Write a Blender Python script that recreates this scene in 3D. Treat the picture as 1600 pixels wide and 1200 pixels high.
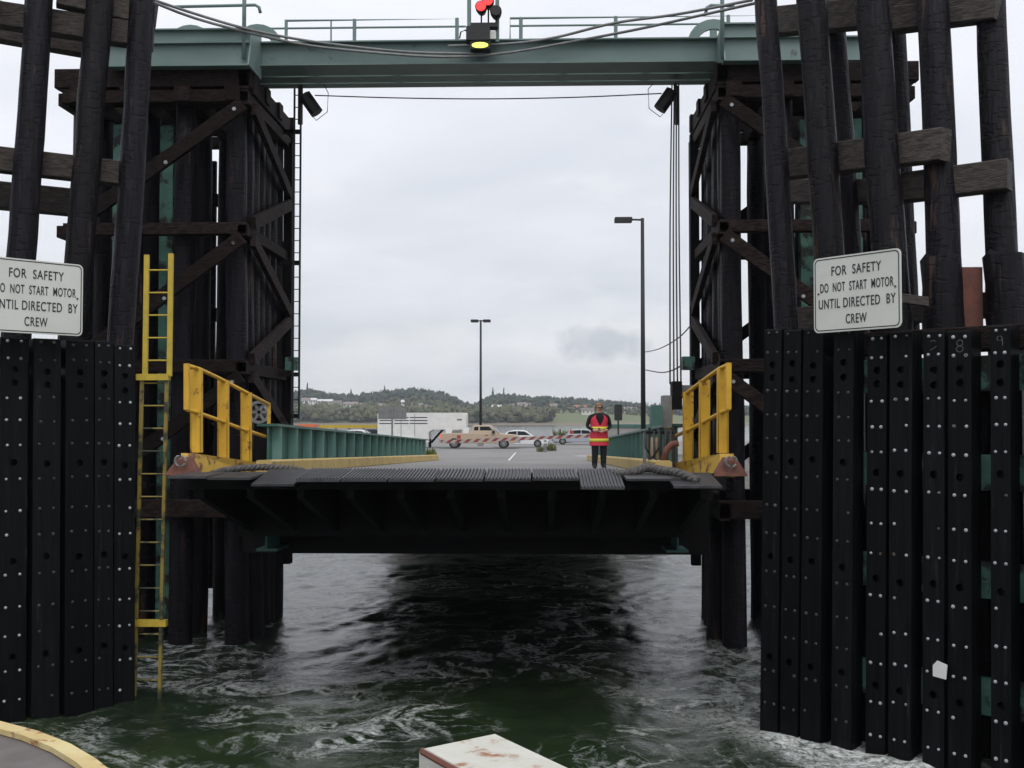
import bpy, bmesh, math, random
import numpy as np
from mathutils import Vector, Matrix, Euler, noise
random.seed(7)
for o in list(bpy.data.objects): bpy.data.objects.remove(o)
S = bpy.context.scene
C = S.collection
R = math.radians

# ------------------------------------------------------------------ camera
F = 1700.0
CAMZ = 4.8
cam_d = bpy.data.cameras.new('camera'); cam = bpy.data.objects.new('camera', cam_d); C.objects.link(cam)
cam_d.sensor_width = 36.0; cam_d.lens = F/1600*36.0
cam_d.clip_start = 0.1; cam_d.clip_end = 9000
cam.location = (0, 0, CAMZ)
cam.rotation_euler = (R(90)+math.atan(55/F), 0, math.atan(50/F))
S.camera = cam
MC = Euler(cam.rotation_euler).to_matrix()

# ------------------------------------------------------------------ sky and sun
SUN_EL, SUN_AZ = R(56), R(165)
W = bpy.data.worlds.new('World'); S.world = W; W.use_nodes = True
nt = W.node_tree; nt.nodes.clear()
def wn(t, **k):
    n = nt.nodes.new(t)
    for a, b in k.items(): setattr(n, a, b)
    return n
wl = nt.links.new
w_out = wn('ShaderNodeOutputWorld'); w_bg = wn('ShaderNodeBackground')
w_sky = wn('ShaderNodeTexSky', sky_type='NISHITA', sun_disc=False); w_sky.sun_elevation = SUN_EL; w_sky.sun_rotation = SUN_AZ
w_tc = wn('ShaderNodeTexCoord'); w_sep = wn('ShaderNodeSeparateXYZ'); wl(w_tc.outputs['Generated'], w_sep.inputs[0])
w_z = wn('ShaderNodeMath', operation='ADD'); wl(w_sep.outputs['Z'], w_z.inputs[0]); w_z.inputs[1].default_value = 0.16
w_zm = wn('ShaderNodeMath', operation='MAXIMUM'); wl(w_z.outputs[0], w_zm.inputs[0]); w_zm.inputs[1].default_value = 0.05
w_dv = wn('ShaderNodeVectorMath', operation='DIVIDE'); w_cb = wn('ShaderNodeCombineXYZ')
for i in range(3): wl(w_zm.outputs[0], w_cb.inputs[i])
wl(w_tc.outputs['Generated'], w_dv.inputs[0]); wl(w_cb.outputs[0], w_dv.inputs[1])
w_n1 = wn('ShaderNodeTexNoise'); w_n1.inputs['Scale'].default_value = 1.1; w_n1.inputs['Detail'].default_value = 7; w_n1.inputs['Roughness'].default_value = 0.52; w_n1.inputs['Distortion'].default_value = 0.35
wl(w_dv.outputs[0], w_n1.inputs['Vector'])
w_r1 = wn('ShaderNodeValToRGB'); wl(w_n1.outputs['Fac'], w_r1.inputs[0])
e = w_r1.color_ramp.elements; e[0].position = 0.30; e[0].color = (0.67, 0.695, 0.75, 1); e[1].position = 0.68; e[1].color = (0.86, 0.87, 0.915, 1)
# low cumulus standing on the horizon
w_n2 = wn('ShaderNodeTexNoise'); w_n2.inputs['Scale'].default_value = 9; w_n2.inputs['Detail'].default_value = 6
w_mp = wn('ShaderNodeMapping'); w_mp.inputs['Scale'].default_value = (1, 1, 2.2); wl(w_tc.outputs['Generated'], w_mp.inputs[0]); wl(w_mp.outputs[0], w_n2.inputs['Vector'])
w_band = wn('ShaderNodeMapRange'); wl(w_sep.outputs['Z'], w_band.inputs[0])
w_band.inputs[1].default_value = 0.02; w_band.inputs[2].default_value = 0.10; w_band.inputs[3].default_value = 0.22; w_band.inputs[4].default_value = 0.0
w_ad = wn('ShaderNodeMath', operation='ADD'); wl(w_n2.outputs['Fac'], w_ad.inputs[0]); wl(w_band.outputs[0], w_ad.inputs[1])
w_r2 = wn('ShaderNodeValToRGB'); wl(w_ad.outputs[0], w_r2.inputs[0])
e = w_r2.color_ramp.elements; e[0].position = 0.60; e[0].color = (0, 0, 0, 1); e[1].position = 0.76; e[1].color = (0.6, 0.6, 0.6, 1)
w_mx = wn('ShaderNodeMixRGB'); wl(w_r2.outputs[0], w_mx.inputs[0]); wl(w_r1.outputs[0], w_mx.inputs[1]); w_mx.inputs[2].default_value = (0.86, 0.87, 0.87, 1)
w_cd = MC @ Vector(((945-800)/F, -(540-600)/F, -1.0)); w_cd.normalize()
w_df = wn('ShaderNodeVectorMath', operation='SUBTRACT'); wl(w_tc.outputs['Generated'], w_df.inputs[0]); w_df.inputs[1].default_value = w_cd
w_ds = wn('ShaderNodeVectorMath', operation='MULTIPLY'); wl(w_df.outputs[0], w_ds.inputs[0]); w_ds.inputs[1].default_value = (1, 1, 2.2)
w_dl = wn('ShaderNodeVectorMath', operation='LENGTH'); wl(w_ds.outputs[0], w_dl.inputs[0])
w_n3 = wn('ShaderNodeTexNoise'); w_n3.inputs['Scale'].default_value = 32; w_n3.inputs['Detail'].default_value = 6; wl(w_tc.outputs['Generated'], w_n3.inputs['Vector'])
w_cm = wn('ShaderNodeMapRange'); wl(w_dl.outputs['Value'], w_cm.inputs[0]); w_cm.inputs[1].default_value = 0.0; w_cm.inputs[2].default_value = 0.075; w_cm.inputs[3].default_value = 0.45; w_cm.inputs[4].default_value = -0.25; w_cm.clamp = False
w_ca = wn('ShaderNodeMath', operation='ADD'); wl(w_cm.outputs[0], w_ca.inputs[0]); wl(w_n3.outputs['Fac'], w_ca.inputs[1])
w_cr = wn('ShaderNodeMapRange'); wl(w_ca.outputs[0], w_cr.inputs[0]); w_cr.inputs[1].default_value = 0.52; w_cr.inputs[2].default_value = 0.78; w_cr.inputs[3].default_value = 0.0; w_cr.inputs[4].default_value = 0.75
w_m3 = wn('ShaderNodeMixRGB'); wl(w_cr.outputs[0], w_m3.inputs[0]); wl(w_mx.outputs[0], w_m3.inputs[1]); w_m3.inputs[2].default_value = (0.52, 0.55, 0.61, 1); w_mx = w_m3
w_sc = wn('ShaderNodeVectorMath', operation='SCALE'); wl(w_sky.outputs[0], w_sc.inputs[0]); w_sc.inputs['Scale'].default_value = 0.09
w_m2 = wn('ShaderNodeMixRGB'); w_m2.inputs[0].default_value = 0.9; wl(w_sc.outputs[0], w_m2.inputs[1]); wl(w_mx.outputs[0], w_m2.inputs[2])
w_gr = wn('ShaderNodeMath', operation='MULTIPLY_ADD'); w_zc = wn('ShaderNodeMath', operation='MAXIMUM'); wl(w_sep.outputs['Z'], w_zc.inputs[0]); w_zc.inputs[1].default_value = 0.0; wl(w_zc.outputs[0], w_gr.inputs[0]); w_gr.inputs[1].default_value = 0.75; w_gr.inputs[2].default_value = 1.0
wl(w_m2.outputs[0], w_bg.inputs[0]); wl(w_gr.outputs[0], w_bg.inputs[1]); wl(w_bg.outputs[0], w_out.inputs[0])
sd = bpy.data.lights.new('sun', 'SUN'); sd.energy = 1.25; sd.angle = R(35); sd.color = (1, 0.96, 0.9)
so = bpy.data.objects.new('sun', sd); C.objects.link(so); so.location = (0, 0, 60)
so.rotation_euler = Vector((math.sin(SUN_AZ)*math.cos(SUN_EL), math.cos(SUN_AZ)*math.cos(SUN_EL), math.sin(SUN_EL))).to_track_quat('Z', 'Y').to_euler()
S.view_settings.view_transform = 'Standard'; S.view_settings.look = 'None'; S.view_settings.gamma = 1; S.view_settings.exposure = 0
S.render.resolution_x = 1024; S.render.resolution_y = 768

# ------------------------------------------------------------------ helpers
def P(px, py, Y=None, Z=None):
    """photo pixel -> world point on the plane of that Y (distance) or Z (height)"""
    d = MC @ Vector(((px-800)/F, -(py-600)/F, -1.0))
    t = Y/d.y if Y is not None else (Z-CAMZ)/d.z
    return Vector((0, 0, CAMZ)) + d*t
def PX(px, Y): return P(px, 655, Y=Y).x

def nodes_of(m): return m.node_tree.nodes, m.node_tree.links.new
def mat(name, col, rough=0.6, metal=0.0, col2=None, scale=4.0, stretch=(1, 1, 1), bump=0.0, bscale=20.0, wear=None, wear_amt=0.55, wscale=3.0, rnd=0.0, emit=None, spec=0.5, detail=5.0):
    m = bpy.data.materials.new(name); m.use_nodes = True
    N, L = nodes_of(m); b = N['Principled BSDF']
    b.inputs['Roughness'].default_value = rough; b.inputs['Metallic'].default_value = metal
    b.inputs['Specular IOR Level'].default_value = spec
    tc = N.new('ShaderNodeTexCoord'); mp = N.new('ShaderNodeMapping'); mp.inputs['Scale'].default_value = stretch
    oi = N.new('ShaderNodeObjectInfo'); ad = N.new('ShaderNodeVectorMath'); ad.operation = 'ADD'
    L(tc.outputs['Object'], ad.inputs[0])
    sc = N.new('ShaderNodeMath'); sc.operation = 'MULTIPLY'; sc.inputs[1].default_value = 37.0; L(oi.outputs['Random'], sc.inputs[0]); L(sc.outputs[0], ad.inputs[1])
    L(ad.outputs[0], mp.inputs[0])
    last = None
    c1 = (*col, 1)
    if col2 is not None:
        n = N.new('ShaderNodeTexNoise'); n.inputs['Scale'].default_value = scale; n.inputs['Detail'].default_value = detail; L(mp.outputs[0], n.inputs['Vector'])
        r = N.new('ShaderNodeValToRGB'); r.color_ramp.elements[0].position = 0.35; r.color_ramp.elements[1].position = 0.68
        r.color_ramp.elements[0].color = c1; r.color_ramp.elements[1].color = (*col2, 1); L(n.outputs['Fac'], r.inputs[0]); last = r.outputs[0]
    if wear is not None:
        n = N.new('ShaderNodeTexNoise'); n.inputs['Scale'].default_value = wscale; n.inputs['Detail'].default_value = 8; n.inputs['Roughness'].default_value = 0.65; L(mp.outputs[0], n.inputs['Vector'])
        r = N.new('ShaderNodeValToRGB'); r.color_ramp.elements[0].position = wear_amt; r.color_ramp.elements[1].position = wear_amt+0.07; L(n.outputs['Fac'], r.inputs[0])
        x = N.new('ShaderNodeMixRGB'); L(r.outputs[0], x.inputs[0])
        if last: L(last, x.inputs[1])
        else: x.inputs[1].default_value = c1
        x.inputs[2].default_value = (*wear, 1); last = x.outputs[0]
    if rnd > 0:
        h = N.new('ShaderNodeHueSaturation'); mr = N.new('ShaderNodeMapRange'); L(oi.outputs['Random'], mr.inputs[0]); mr.inputs[3].default_value = 1-rnd; mr.inputs[4].default_value = 1+rnd
        L(mr.outputs[0], h.inputs['Value'])
        if last: L(last, h.inputs['Color'])
        else: h.inputs['Color'].default_value = c1
        last = h.outputs[0]
    if last: L(last, b.inputs['Base Color'])
    else: b.inputs['Base Color'].default_value = c1
    if bump > 0:
        n = N.new('ShaderNodeTexNoise'); n.inputs['Scale'].default_value = bscale; n.inputs['Detail'].default_value = 6; L(mp.outputs[0], n.inputs['Vector'])
        bp = N.new('ShaderNodeBump'); bp.inputs['Strength'].default_value = bump; bp.inputs['Distance'].default_value = 0.03; L(n.outputs['Fac'], bp.inputs['Height']); L(bp.outputs[0], b.inputs['Normal'])
    if emit:
        b.inputs['Emission Color'].default_value = (*emit[0], 1); b.inputs['Emission Strength'].default_value = emit[1]
    return m

M = {}
M['pile'] = mat('creosote_pile', (0.0016, 0.0013, 0.0026), 0.48, col2=(0.0070, 0.0056, 0.0095), scale=4, stretch=(5, 5, 0.45), bump=1.0, bscale=3.5, wear=(0.060, 0.034, 0.025), wear_amt=0.60, wscale=0.9, rnd=0.3, spec=0.17)
def bark_cracks(m):
    # short ring cracks and checks in the creosoted bark
    N, L = nodes_of(m); b = N['Principled BSDF']; old = b.inputs['Normal'].links[0].from_node
    tc = N.new('ShaderNodeTexCoord'); mp = N.new('ShaderNodeMapping'); mp.inputs['Scale'].default_value = (3.5, 3.5, 13); L(tc.outputs['Object'], mp.inputs[0])
    nz = N.new('ShaderNodeTexNoise'); nz.inputs['Scale'].default_value = 1.3; nz.inputs['Detail'].default_value = 4; L(mp.outputs[0], nz.inputs['Vector'])
    r = N.new('ShaderNodeValToRGB'); r.color_ramp.elements[0].position = 0.36; r.color_ramp.elements[1].position = 0.44; L(nz.outputs['Fac'], r.inputs[0])
    bp = N.new('ShaderNodeBump'); bp.inputs['Strength'].default_value = 0.55; bp.inputs['Distance'].default_value = 0.03; L(r.outputs[0], bp.inputs['Height']); L(old.outputs[0], bp.inputs['Normal']); L(bp.outputs[0], b.inputs['Normal'])
bark_cracks(M['pile'])
M['timber'] = mat('old_timber', (0.005, 0.003, 0.003), 0.75, col2=(0.025, 0.0155, 0.0138), scale=6, stretch=(1, 1, 3), bump=0.8, bscale=12, rnd=0.5, spec=0.12)
M['wale'] = mat('weathered_wale', (0.020, 0.016, 0.0145), 0.8, col2=(0.070, 0.055, 0.046), scale=6, stretch=(1, 1, 4), bump=0.7, bscale=12, rnd=0.25)
M['panel'] = mat('black_fender_plastic', (0.0018, 0.0021, 0.0024), 0.5, col2=(0.0045, 0.005, 0.0054), scale=3, stretch=(6, 6, 0.35), bump=0.4, bscale=6, wear=(0.017, 0.018, 0.017), wear_amt=0.63, wscale=3, rnd=0.45, spec=0.10)
M['bolt'] = mat('galvanised_bolt', (0.40, 0.42, 0.43), 0.45, 0.4, wear=(0.07, 0.05, 0.04), wear_amt=0.54, wscale=2.5)
M['bolt_dull'] = mat('dull_bolt', (0.05, 0.052, 0.055), 0.5, 0.3, wear=(0.16, 0.16, 0.16), wear_amt=0.60, wscale=2.5)
M['teal'] = mat('teal_steel', (0.125, 0.19, 0.175), 0.5, col2=(0.155, 0.22, 0.205), scale=1.2, wear=(0.075, 0.085, 0.075), wear_amt=0.63, wscale=3, bump=0.05)
M['teal_worn'] = mat('worn_teal_steel', (0.05, 0.135, 0.105), 0.6, col2=(0.09, 0.22, 0.17), scale=3, wear=(0.012, 0.011, 0.010), wear_amt=0.5, wscale=2.0, bump=0.1)
M['girder'] = mat('green_girder_paint', (0.035, 0.105, 0.085), 0.5, col2=(0.055, 0.14, 0.118), scale=2, wear=(0.04, 0.03, 0.025), wear_amt=0.66, wscale=6)  # darkened in the colour, as a web that catches less light
M['girder_lit'] = mat('lit_girder_paint', (0.12, 0.25, 0.22), 0.55, col2=(0.15, 0.28, 0.25), scale=2, wear=(0.05, 0.06, 0.05), wear_amt=0.64, wscale=6)  # same paint, lighter: light on the camera-facing stiffeners put into the colour
M['black_steel'] = mat('dark_steel', (0.0022, 0.0022, 0.0025), 0.7, col2=(0.005, 0.0045, 0.0045), scale=4, bump=0.1, spec=0.18)
M['plate'] = mat('ribbed_lip_steel', (0.024, 0.024, 0.028), 0.5, 0.2, col2=(0.052, 0.051, 0.055), scale=5, rnd=0.4)
M['yellow'] = mat('yellow_paint', (0.58, 0.32, 0.022), 0.55, col2=(0.68, 0.40, 0.03), scale=3, wear=(0.15, 0.06, 0.025), wear_amt=0.60, wscale=4, bump=0.08)
M['yellow_rusty'] = mat('rusting_yellow_paint', (0.50, 0.31, 0.05), 0.65, col2=(0.58, 0.36, 0.05), scale=5, wear=(0.16, 0.075, 0.04), wear_amt=0.52, wscale=4, bump=0.15)
M['yellow_slimy'] = mat('slimy_yellow_paint', (0.26, 0.19, 0.03), 0.5, col2=(0.12, 0.10, 0.03), scale=3, wear=(0.03, 0.035, 0.02), wear_amt=0.5, wscale=3)
M['yellow_old'] = mat('dull_yellow_paint', (0.50, 0.36, 0.03), 0.6, col2=(0.40, 0.29, 0.03), scale=6, wear=(0.10, 0.05, 0.02), wear_amt=0.66, wscale=5)
M['kerb'] = mat('faded_yellow_kerb', (0.50, 0.36, 0.12), 0.8, col2=(0.40, 0.29, 0.11), scale=3, wear=(0.2, 0.17, 0.13), wear_amt=0.58, wscale=4)
M['rim_paint'] = mat('rusting_pale_rim_paint', (0.56, 0.47, 0.24), 0.7, col2=(0.48, 0.36, 0.15), scale=5, wear=(0.26, 0.12, 0.05), wear_amt=0.54, wscale=7, bump=0.2)
M['rust'] = mat('red_brown_rust', (0.16, 0.055, 0.035), 0.8, col2=(0.09, 0.04, 0.03), scale=8, bump=0.2)
M['asphalt'] = mat('asphalt', (0.165, 0.16, 0.157), 0.9, col2=(0.215, 0.208, 0.20), scale=0.35, bump=0.1, bscale=40)
M['paint_white'] = mat('road_paint', (0.6, 0.6, 0.57), 0.8, wear=(0.2, 0.2, 0.2), wear_amt=0.55, wscale=5)
M['rope'] = mat('hawser_rope', (0.06, 0.057, 0.055), 0.9, col2=(0.115, 0.108, 0.10), scale=18, bump=0.4)
M['sign'] = mat('sign_face', (0.58, 0.59, 0.54), 0.5, col2=(0.65, 0.66, 0.61), scale=1.6, wear=(0.46, 0.44, 0.37), wear_amt=0.64, wscale=3)
M['ink'] = mat('black_print', (0.02, 0.022, 0.025), 0.6)
M['chalk'] = mat('chalk_scrawl', (0.16, 0.17, 0.17), 0.9)
M['riprap'] = mat('riprap_bank', (0.09, 0.085, 0.08), 0.9, col2=(0.2, 0.19, 0.17), scale=1.2, bump=0.9, bscale=2)
M['concrete'] = mat('grey_concrete', (0.24, 0.235, 0.22), 0.85, col2=(0.30, 0.29, 0.275), scale=1, bump=0.1)
M['white'] = mat('white_paint', (0.70, 0.70, 0.68), 0.4, col2=(0.62, 0.62, 0.60), scale=2)
M['white_rusty'] = mat('rust_spotted_white_paint', (0.52, 0.51, 0.46), 0.65, col2=(0.43, 0.42, 0.36), scale=7, wear=(0.27, 0.12, 0.05), wear_amt=0.555, wscale=7, bump=0.3, bscale=18)
M['deck_grey'] = mat('ferry_deck_grey', (0.13, 0.115, 0.11), 0.7, col2=(0.09, 0.08, 0.075), scale=6, wear=(0.2, 0.09, 0.04), wear_amt=0.66, wscale=7)
M['tyre'] = mat('tyre_rubber', (0.012, 0.012, 0.012), 0.8)
M['rim'] = mat('wheel_rim', (0.16, 0.16, 0.165), 0.45, 0.4)
M['glass'] = mat('car_glass', (0.02, 0.025, 0.028), 0.08)
M['chrome'] = mat('bumper_metal', (0.4, 0.4, 0.41), 0.3, 0.8)
M['tan'] = mat('tan_car_paint', (0.42, 0.32, 0.23), 0.35, spec=0.6)
M['car_white'] = mat('white_car_paint', (0.66, 0.67, 0.68), 0.3)
M['car_silver'] = mat('silver_car_paint', (0.36, 0.39, 0.44), 0.3, 0.3)
M['car_red'] = mat('red_car_paint', (0.36, 0.05, 0.03), 0.35)
M['car_dark'] = mat('dark_car_paint', (0.03, 0.035, 0.045), 0.3)
M['tail'] = mat('tail_lamp', (0.5, 0.02, 0.01), 0.3, emit=((1, 0.05, 0.02), 1.2))
M['headlamp'] = mat('head_lamp_glass', (0.55, 0.57, 0.6), 0.15)
M['red_glow'] = mat('lit_red_lens', (0.5, 0.01, 0.01), 0.3, emit=((1, 0.03, 0.03), 2.2))
M['lamp_glow'] = mat('lit_yellow_green_lamp', (0.5, 0.6, 0.1), 0.3, emit=((0.75, 0.9, 0.12), 1.6))
M['black'] = mat('matt_black', (0.012, 0.012, 0.013), 0.6)
M['grey'] = mat('grey_metal', (0.15, 0.155, 0.155), 0.55, 0.2, col2=(0.21, 0.21, 0.205), scale=5)
M['skin'] = mat('skin', (0.60, 0.36, 0.27), 0.6)
M['cloth_black'] = mat('black_cloth', (0.010, 0.011, 0.014), 0.9)
M['vest'] = mat('red_pink_vest', (0.72, 0.045, 0.085), 0.8, col2=(0.62, 0.035, 0.07), scale=8)
M['vest_band'] = mat('yellow_reflective_band', (0.75, 0.68, 0.06), 0.5)
M['hair'] = mat('light_brown_hair', (0.34, 0.19, 0.11), 0.8, col2=(0.22, 0.12, 0.07), scale=30)
M['orange'] = mat('orange_paint', (0.65, 0.13, 0.04), 0.5)
M['weed'] = mat('weed_leaf', (0.13, 0.15, 0.035), 0.8, col2=(0.07, 0.10, 0.03), scale=6, rnd=0.2)
M['roof'] = mat('house_roof', (0.16, 0.13, 0.12), 0.8, rnd=0.4)
M['house'] = mat('pale_house_wall', (0.52, 0.49, 0.45), 0.8, rnd=0.3)
M['trunk'] = mat('bark', (0.05, 0.04, 0.03), 0.9)
M['conifer'] = mat('conifer_foliage', (0.026, 0.040, 0.026), 0.9, col2=(0.048, 0.062, 0.036), scale=0.10)
M['leafwood'] = mat('broadleaf_foliage', (0.050, 0.062, 0.026), 0.9, col2=(0.105, 0.105, 0.045), scale=0.05)
M['bone'] = mat('cream_tank', (0.42, 0.33, 0.2), 0.6, col2=(0.3, 0.22, 0.13), scale=4)

def stripes(name, ca, cb, freq, direction):
    m = mat(name, ca, 0.6); N, L = nodes_of(m); b = N['Principled BSDF']
    tc = N.new('ShaderNodeTexCoord'); dt = N.new('ShaderNodeVectorMath'); dt.operation = 'DOT_PRODUCT'; dt.inputs[1].default_value = direction
    L(tc.outputs['Object'], dt.inputs[0]); ml = N.new('ShaderNodeMath'); ml.operation = 'MULTIPLY'; ml.inputs[1].default_value = freq; L(dt.outputs['Value'], ml.inputs[0])
    fr = N.new('ShaderNodeMath'); fr.operation = 'FRACT'; L(ml.outputs[0], fr.inputs[0]); gt = N.new('ShaderNodeMath'); gt.operation = 'GREATER_THAN'; gt.inputs[1].default_value = 0.5; L(fr.outputs[0], gt.inputs[0])
    x = N.new('ShaderNodeMixRGB'); L(gt.outputs[0], x.inputs[0]); x.inputs[1].default_value = (*ca, 1); x.inputs[2].default_value = (*cb, 1); L(x.outputs[0], b.inputs['Base Color'])
    return m
M['stripe'] = stripes('red_white_diagonal_stripes', (0.36, 0.33, 0.31), (0.22, 0.05, 0.045), 2.3, (1, 0, -1.2))

WLOC = {}   # world location of every empty / part
class MB:
    def __init__(s): s.v = []; s.f = []; s.mi = []; s.cm = 0
    def add(s, vs, fs):
        b = len(s.v); s.v += [tuple(v) for v in vs]; s.f += [tuple(i+b for i in f) for f in fs]; s.mi += [s.cm]*len(fs)
    def beam(s, p0, p1, w, h, up=(0, 0, 1), ch=0.08):
        p0 = Vector(p0); p1 = Vector(p1); d = (p1-p0).normalized(); up = Vector(up)
        if abs(d.dot(up)) > 0.97: up = Vector((0, 1, 0))
        sx = d.cross(up).normalized(); sz = sx.cross(d).normalized(); c = min(w, h)*ch
        pr = [(-w/2+c, -h/2), (w/2-c, -h/2), (w/2, -h/2+c), (w/2, h/2-c), (w/2-c, h/2), (-w/2+c, h/2), (-w/2, h/2-c), (-w/2, -h/2+c)] if ch > 0 else [(-w/2, -h/2), (w/2, -h/2), (w/2, h/2), (-w/2, h/2)]
        n = len(pr); vs = [q+sx*a+sz*b for q in (p0, p1) for a, b in pr]
        s.add(vs, [(i, (i+1) % n, n+(i+1) % n, n+i) for i in range(n)] + [tuple(range(n-1, -1, -1)), tuple(range(n, 2*n))])
    def box(s, lo, hi, ch=0.0):
        lo = Vector(lo); hi = Vector(hi); c = (lo+hi)/2
        s.beam((c.x, lo.y, c.z), (c.x, hi.y, c.z), abs(hi.x-lo.x), abs(hi.z-lo.z), ch=ch)
    def rings(s, rings, caps=True, closed=True):
        n = len(rings[0]); vs = [p for r in rings for p in r]; fs = []
        for k in range(len(rings)-1):
            for i in range(n if closed else n-1): fs.append((k*n+i, k*n+(i+1) % n, (k+1)*n+(i+1) % n, (k+1)*n+i))
        if caps: fs += [tuple(range(n-1, -1, -1)), tuple(range((len(rings)-1)*n, len(rings)*n))]
        s.add(vs, fs)
    def tube(s, pts, r, n=8, jit=0.0):
        pts = [Vector(p) for p in pts]; rs = r if isinstance(r, (list, tuple)) else [r]*len(pts); rg = []
        ref = None
        for k, p in enumerate(pts):
            d = (pts[min(k+1, len(pts)-1)]-pts[max(k-1, 0)]).normalized()
            if ref is None: ref = Vector((0, 0, 1)) if abs(d.z) < 0.9 else Vector((1, 0, 0))
            a = d.cross(ref).normalized(); b = d.cross(a).normalized(); ref = -b if False else ref
            rg.append([p+(a*math.cos(t)+b*math.sin(t))*rs[k]*(1+random.uniform(-jit, jit)) for t in [2*math.pi*i/n for i in range(n)]])
        s.rings(rg)
    def disc(s, c, axis, r, t, n=20): 
        axis = Vector(axis).normalized(); s.tube([Vector(c)-axis*t/2, Vector(c)+axis*t/2], r, n)
    def build(s, name, m, parent=None, smooth=False, kind=None, local=False, loc=None, rot=None):
        V = np.array(s.v, dtype=float)
        if local: o0 = Vector(loc or (0, 0, 0))
        else:
            mn = V.min(0); mx = V.max(0); o0 = Vector(((mn[0]+mx[0])/2, (mn[1]+mx[1])/2, mn[2])); V = V-np.array(o0)
        me = bpy.data.meshes.new(name); me.from_pydata(V.tolist(), [], s.f)
        ms = m if isinstance(m, (list, tuple)) else [m]
        for q in ms: me.materials.append(q)
        if len(ms) > 1: me.polygons.foreach_set('material_index', s.mi)
        if smooth:
            me.polygons.foreach_set('use_smooth', [True]*len(me.polygons))
        me.update()
        return link(name, me, o0, parent, rot, kind)
def link(name, me, wloc, parent=None, rot=None, kind=None):
    o = bpy.data.objects.new(name, me); C.objects.link(o)
    wloc = Vector(wloc)
    if parent is not None: o.parent = parent; o.location = wloc-WLOC[parent.name]
    else: o.location = wloc
    if rot is not None: o.rotation_euler = rot
    WLOC[o.name] = wloc
    if kind: o['kind'] = kind
    return o
def tag(o, label, cat, group=None):
    o['label'] = label; o['category'] = cat
    if group: o['group'] = group
    return o
def thing(name, loc, label, cat, group=None):
    return tag(link(name, None, loc), label, cat, group)
def smooth_by_angle(o, a=40):
    me = o.data
    me.polygons.foreach_set('use_smooth', [True]*len(me.polygons))
    try: me.set_sharp_from_angle(angle=R(a))
    except Exception: pass
def text_mesh(txt, size, sx=0.8, offset=0.0, spacing=1.0):
    cu = bpy.data.curves.new('t', 'FONT'); cu.body = txt; cu.size = size; cu.align_x = 'CENTER'; cu.align_y = 'CENTER'; cu.offset = offset; cu.space_character = spacing; cu.extrude = 0.002
    ob = bpy.data.objects.new('t', cu); C.objects.link(ob); dg = bpy.context.evaluated_depsgraph_get()
    me = bpy.data.meshes.new_from_object(ob.evaluated_get(dg)); bpy.data.objects.remove(ob)
    for v in me.vertices: v.co.x *= sx
    return me
def pile(p0, p1, r0, r1, parent, name='pile', m=None, n=12, k=9):
    b = MB(); p0 = Vector(p0); p1 = Vector(p1)
    pts = [p0.lerp(p1, i/k)+Vector((random.uniform(-.012, .012), random.uniform(-.012, .012), 0)) for i in range(k+1)]
    b.tube(pts+[p1+(p1-p0).normalized()*0.03], [r0+(r1-r0)*i/k for i in range(k+1)]+[r1*0.75], n, 0.045)
    o = b.build(name, m or M['pile'], parent); smooth_by_angle(o, 60); return o
def timber(p0, p1, w, h, parent, name='timber', m=None, up=(0, 0, 1)):
    b = MB(); b.beam(p0, p1, w, h, up, ch=0.06); return b.build(name, m or M['timber'], parent)

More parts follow.
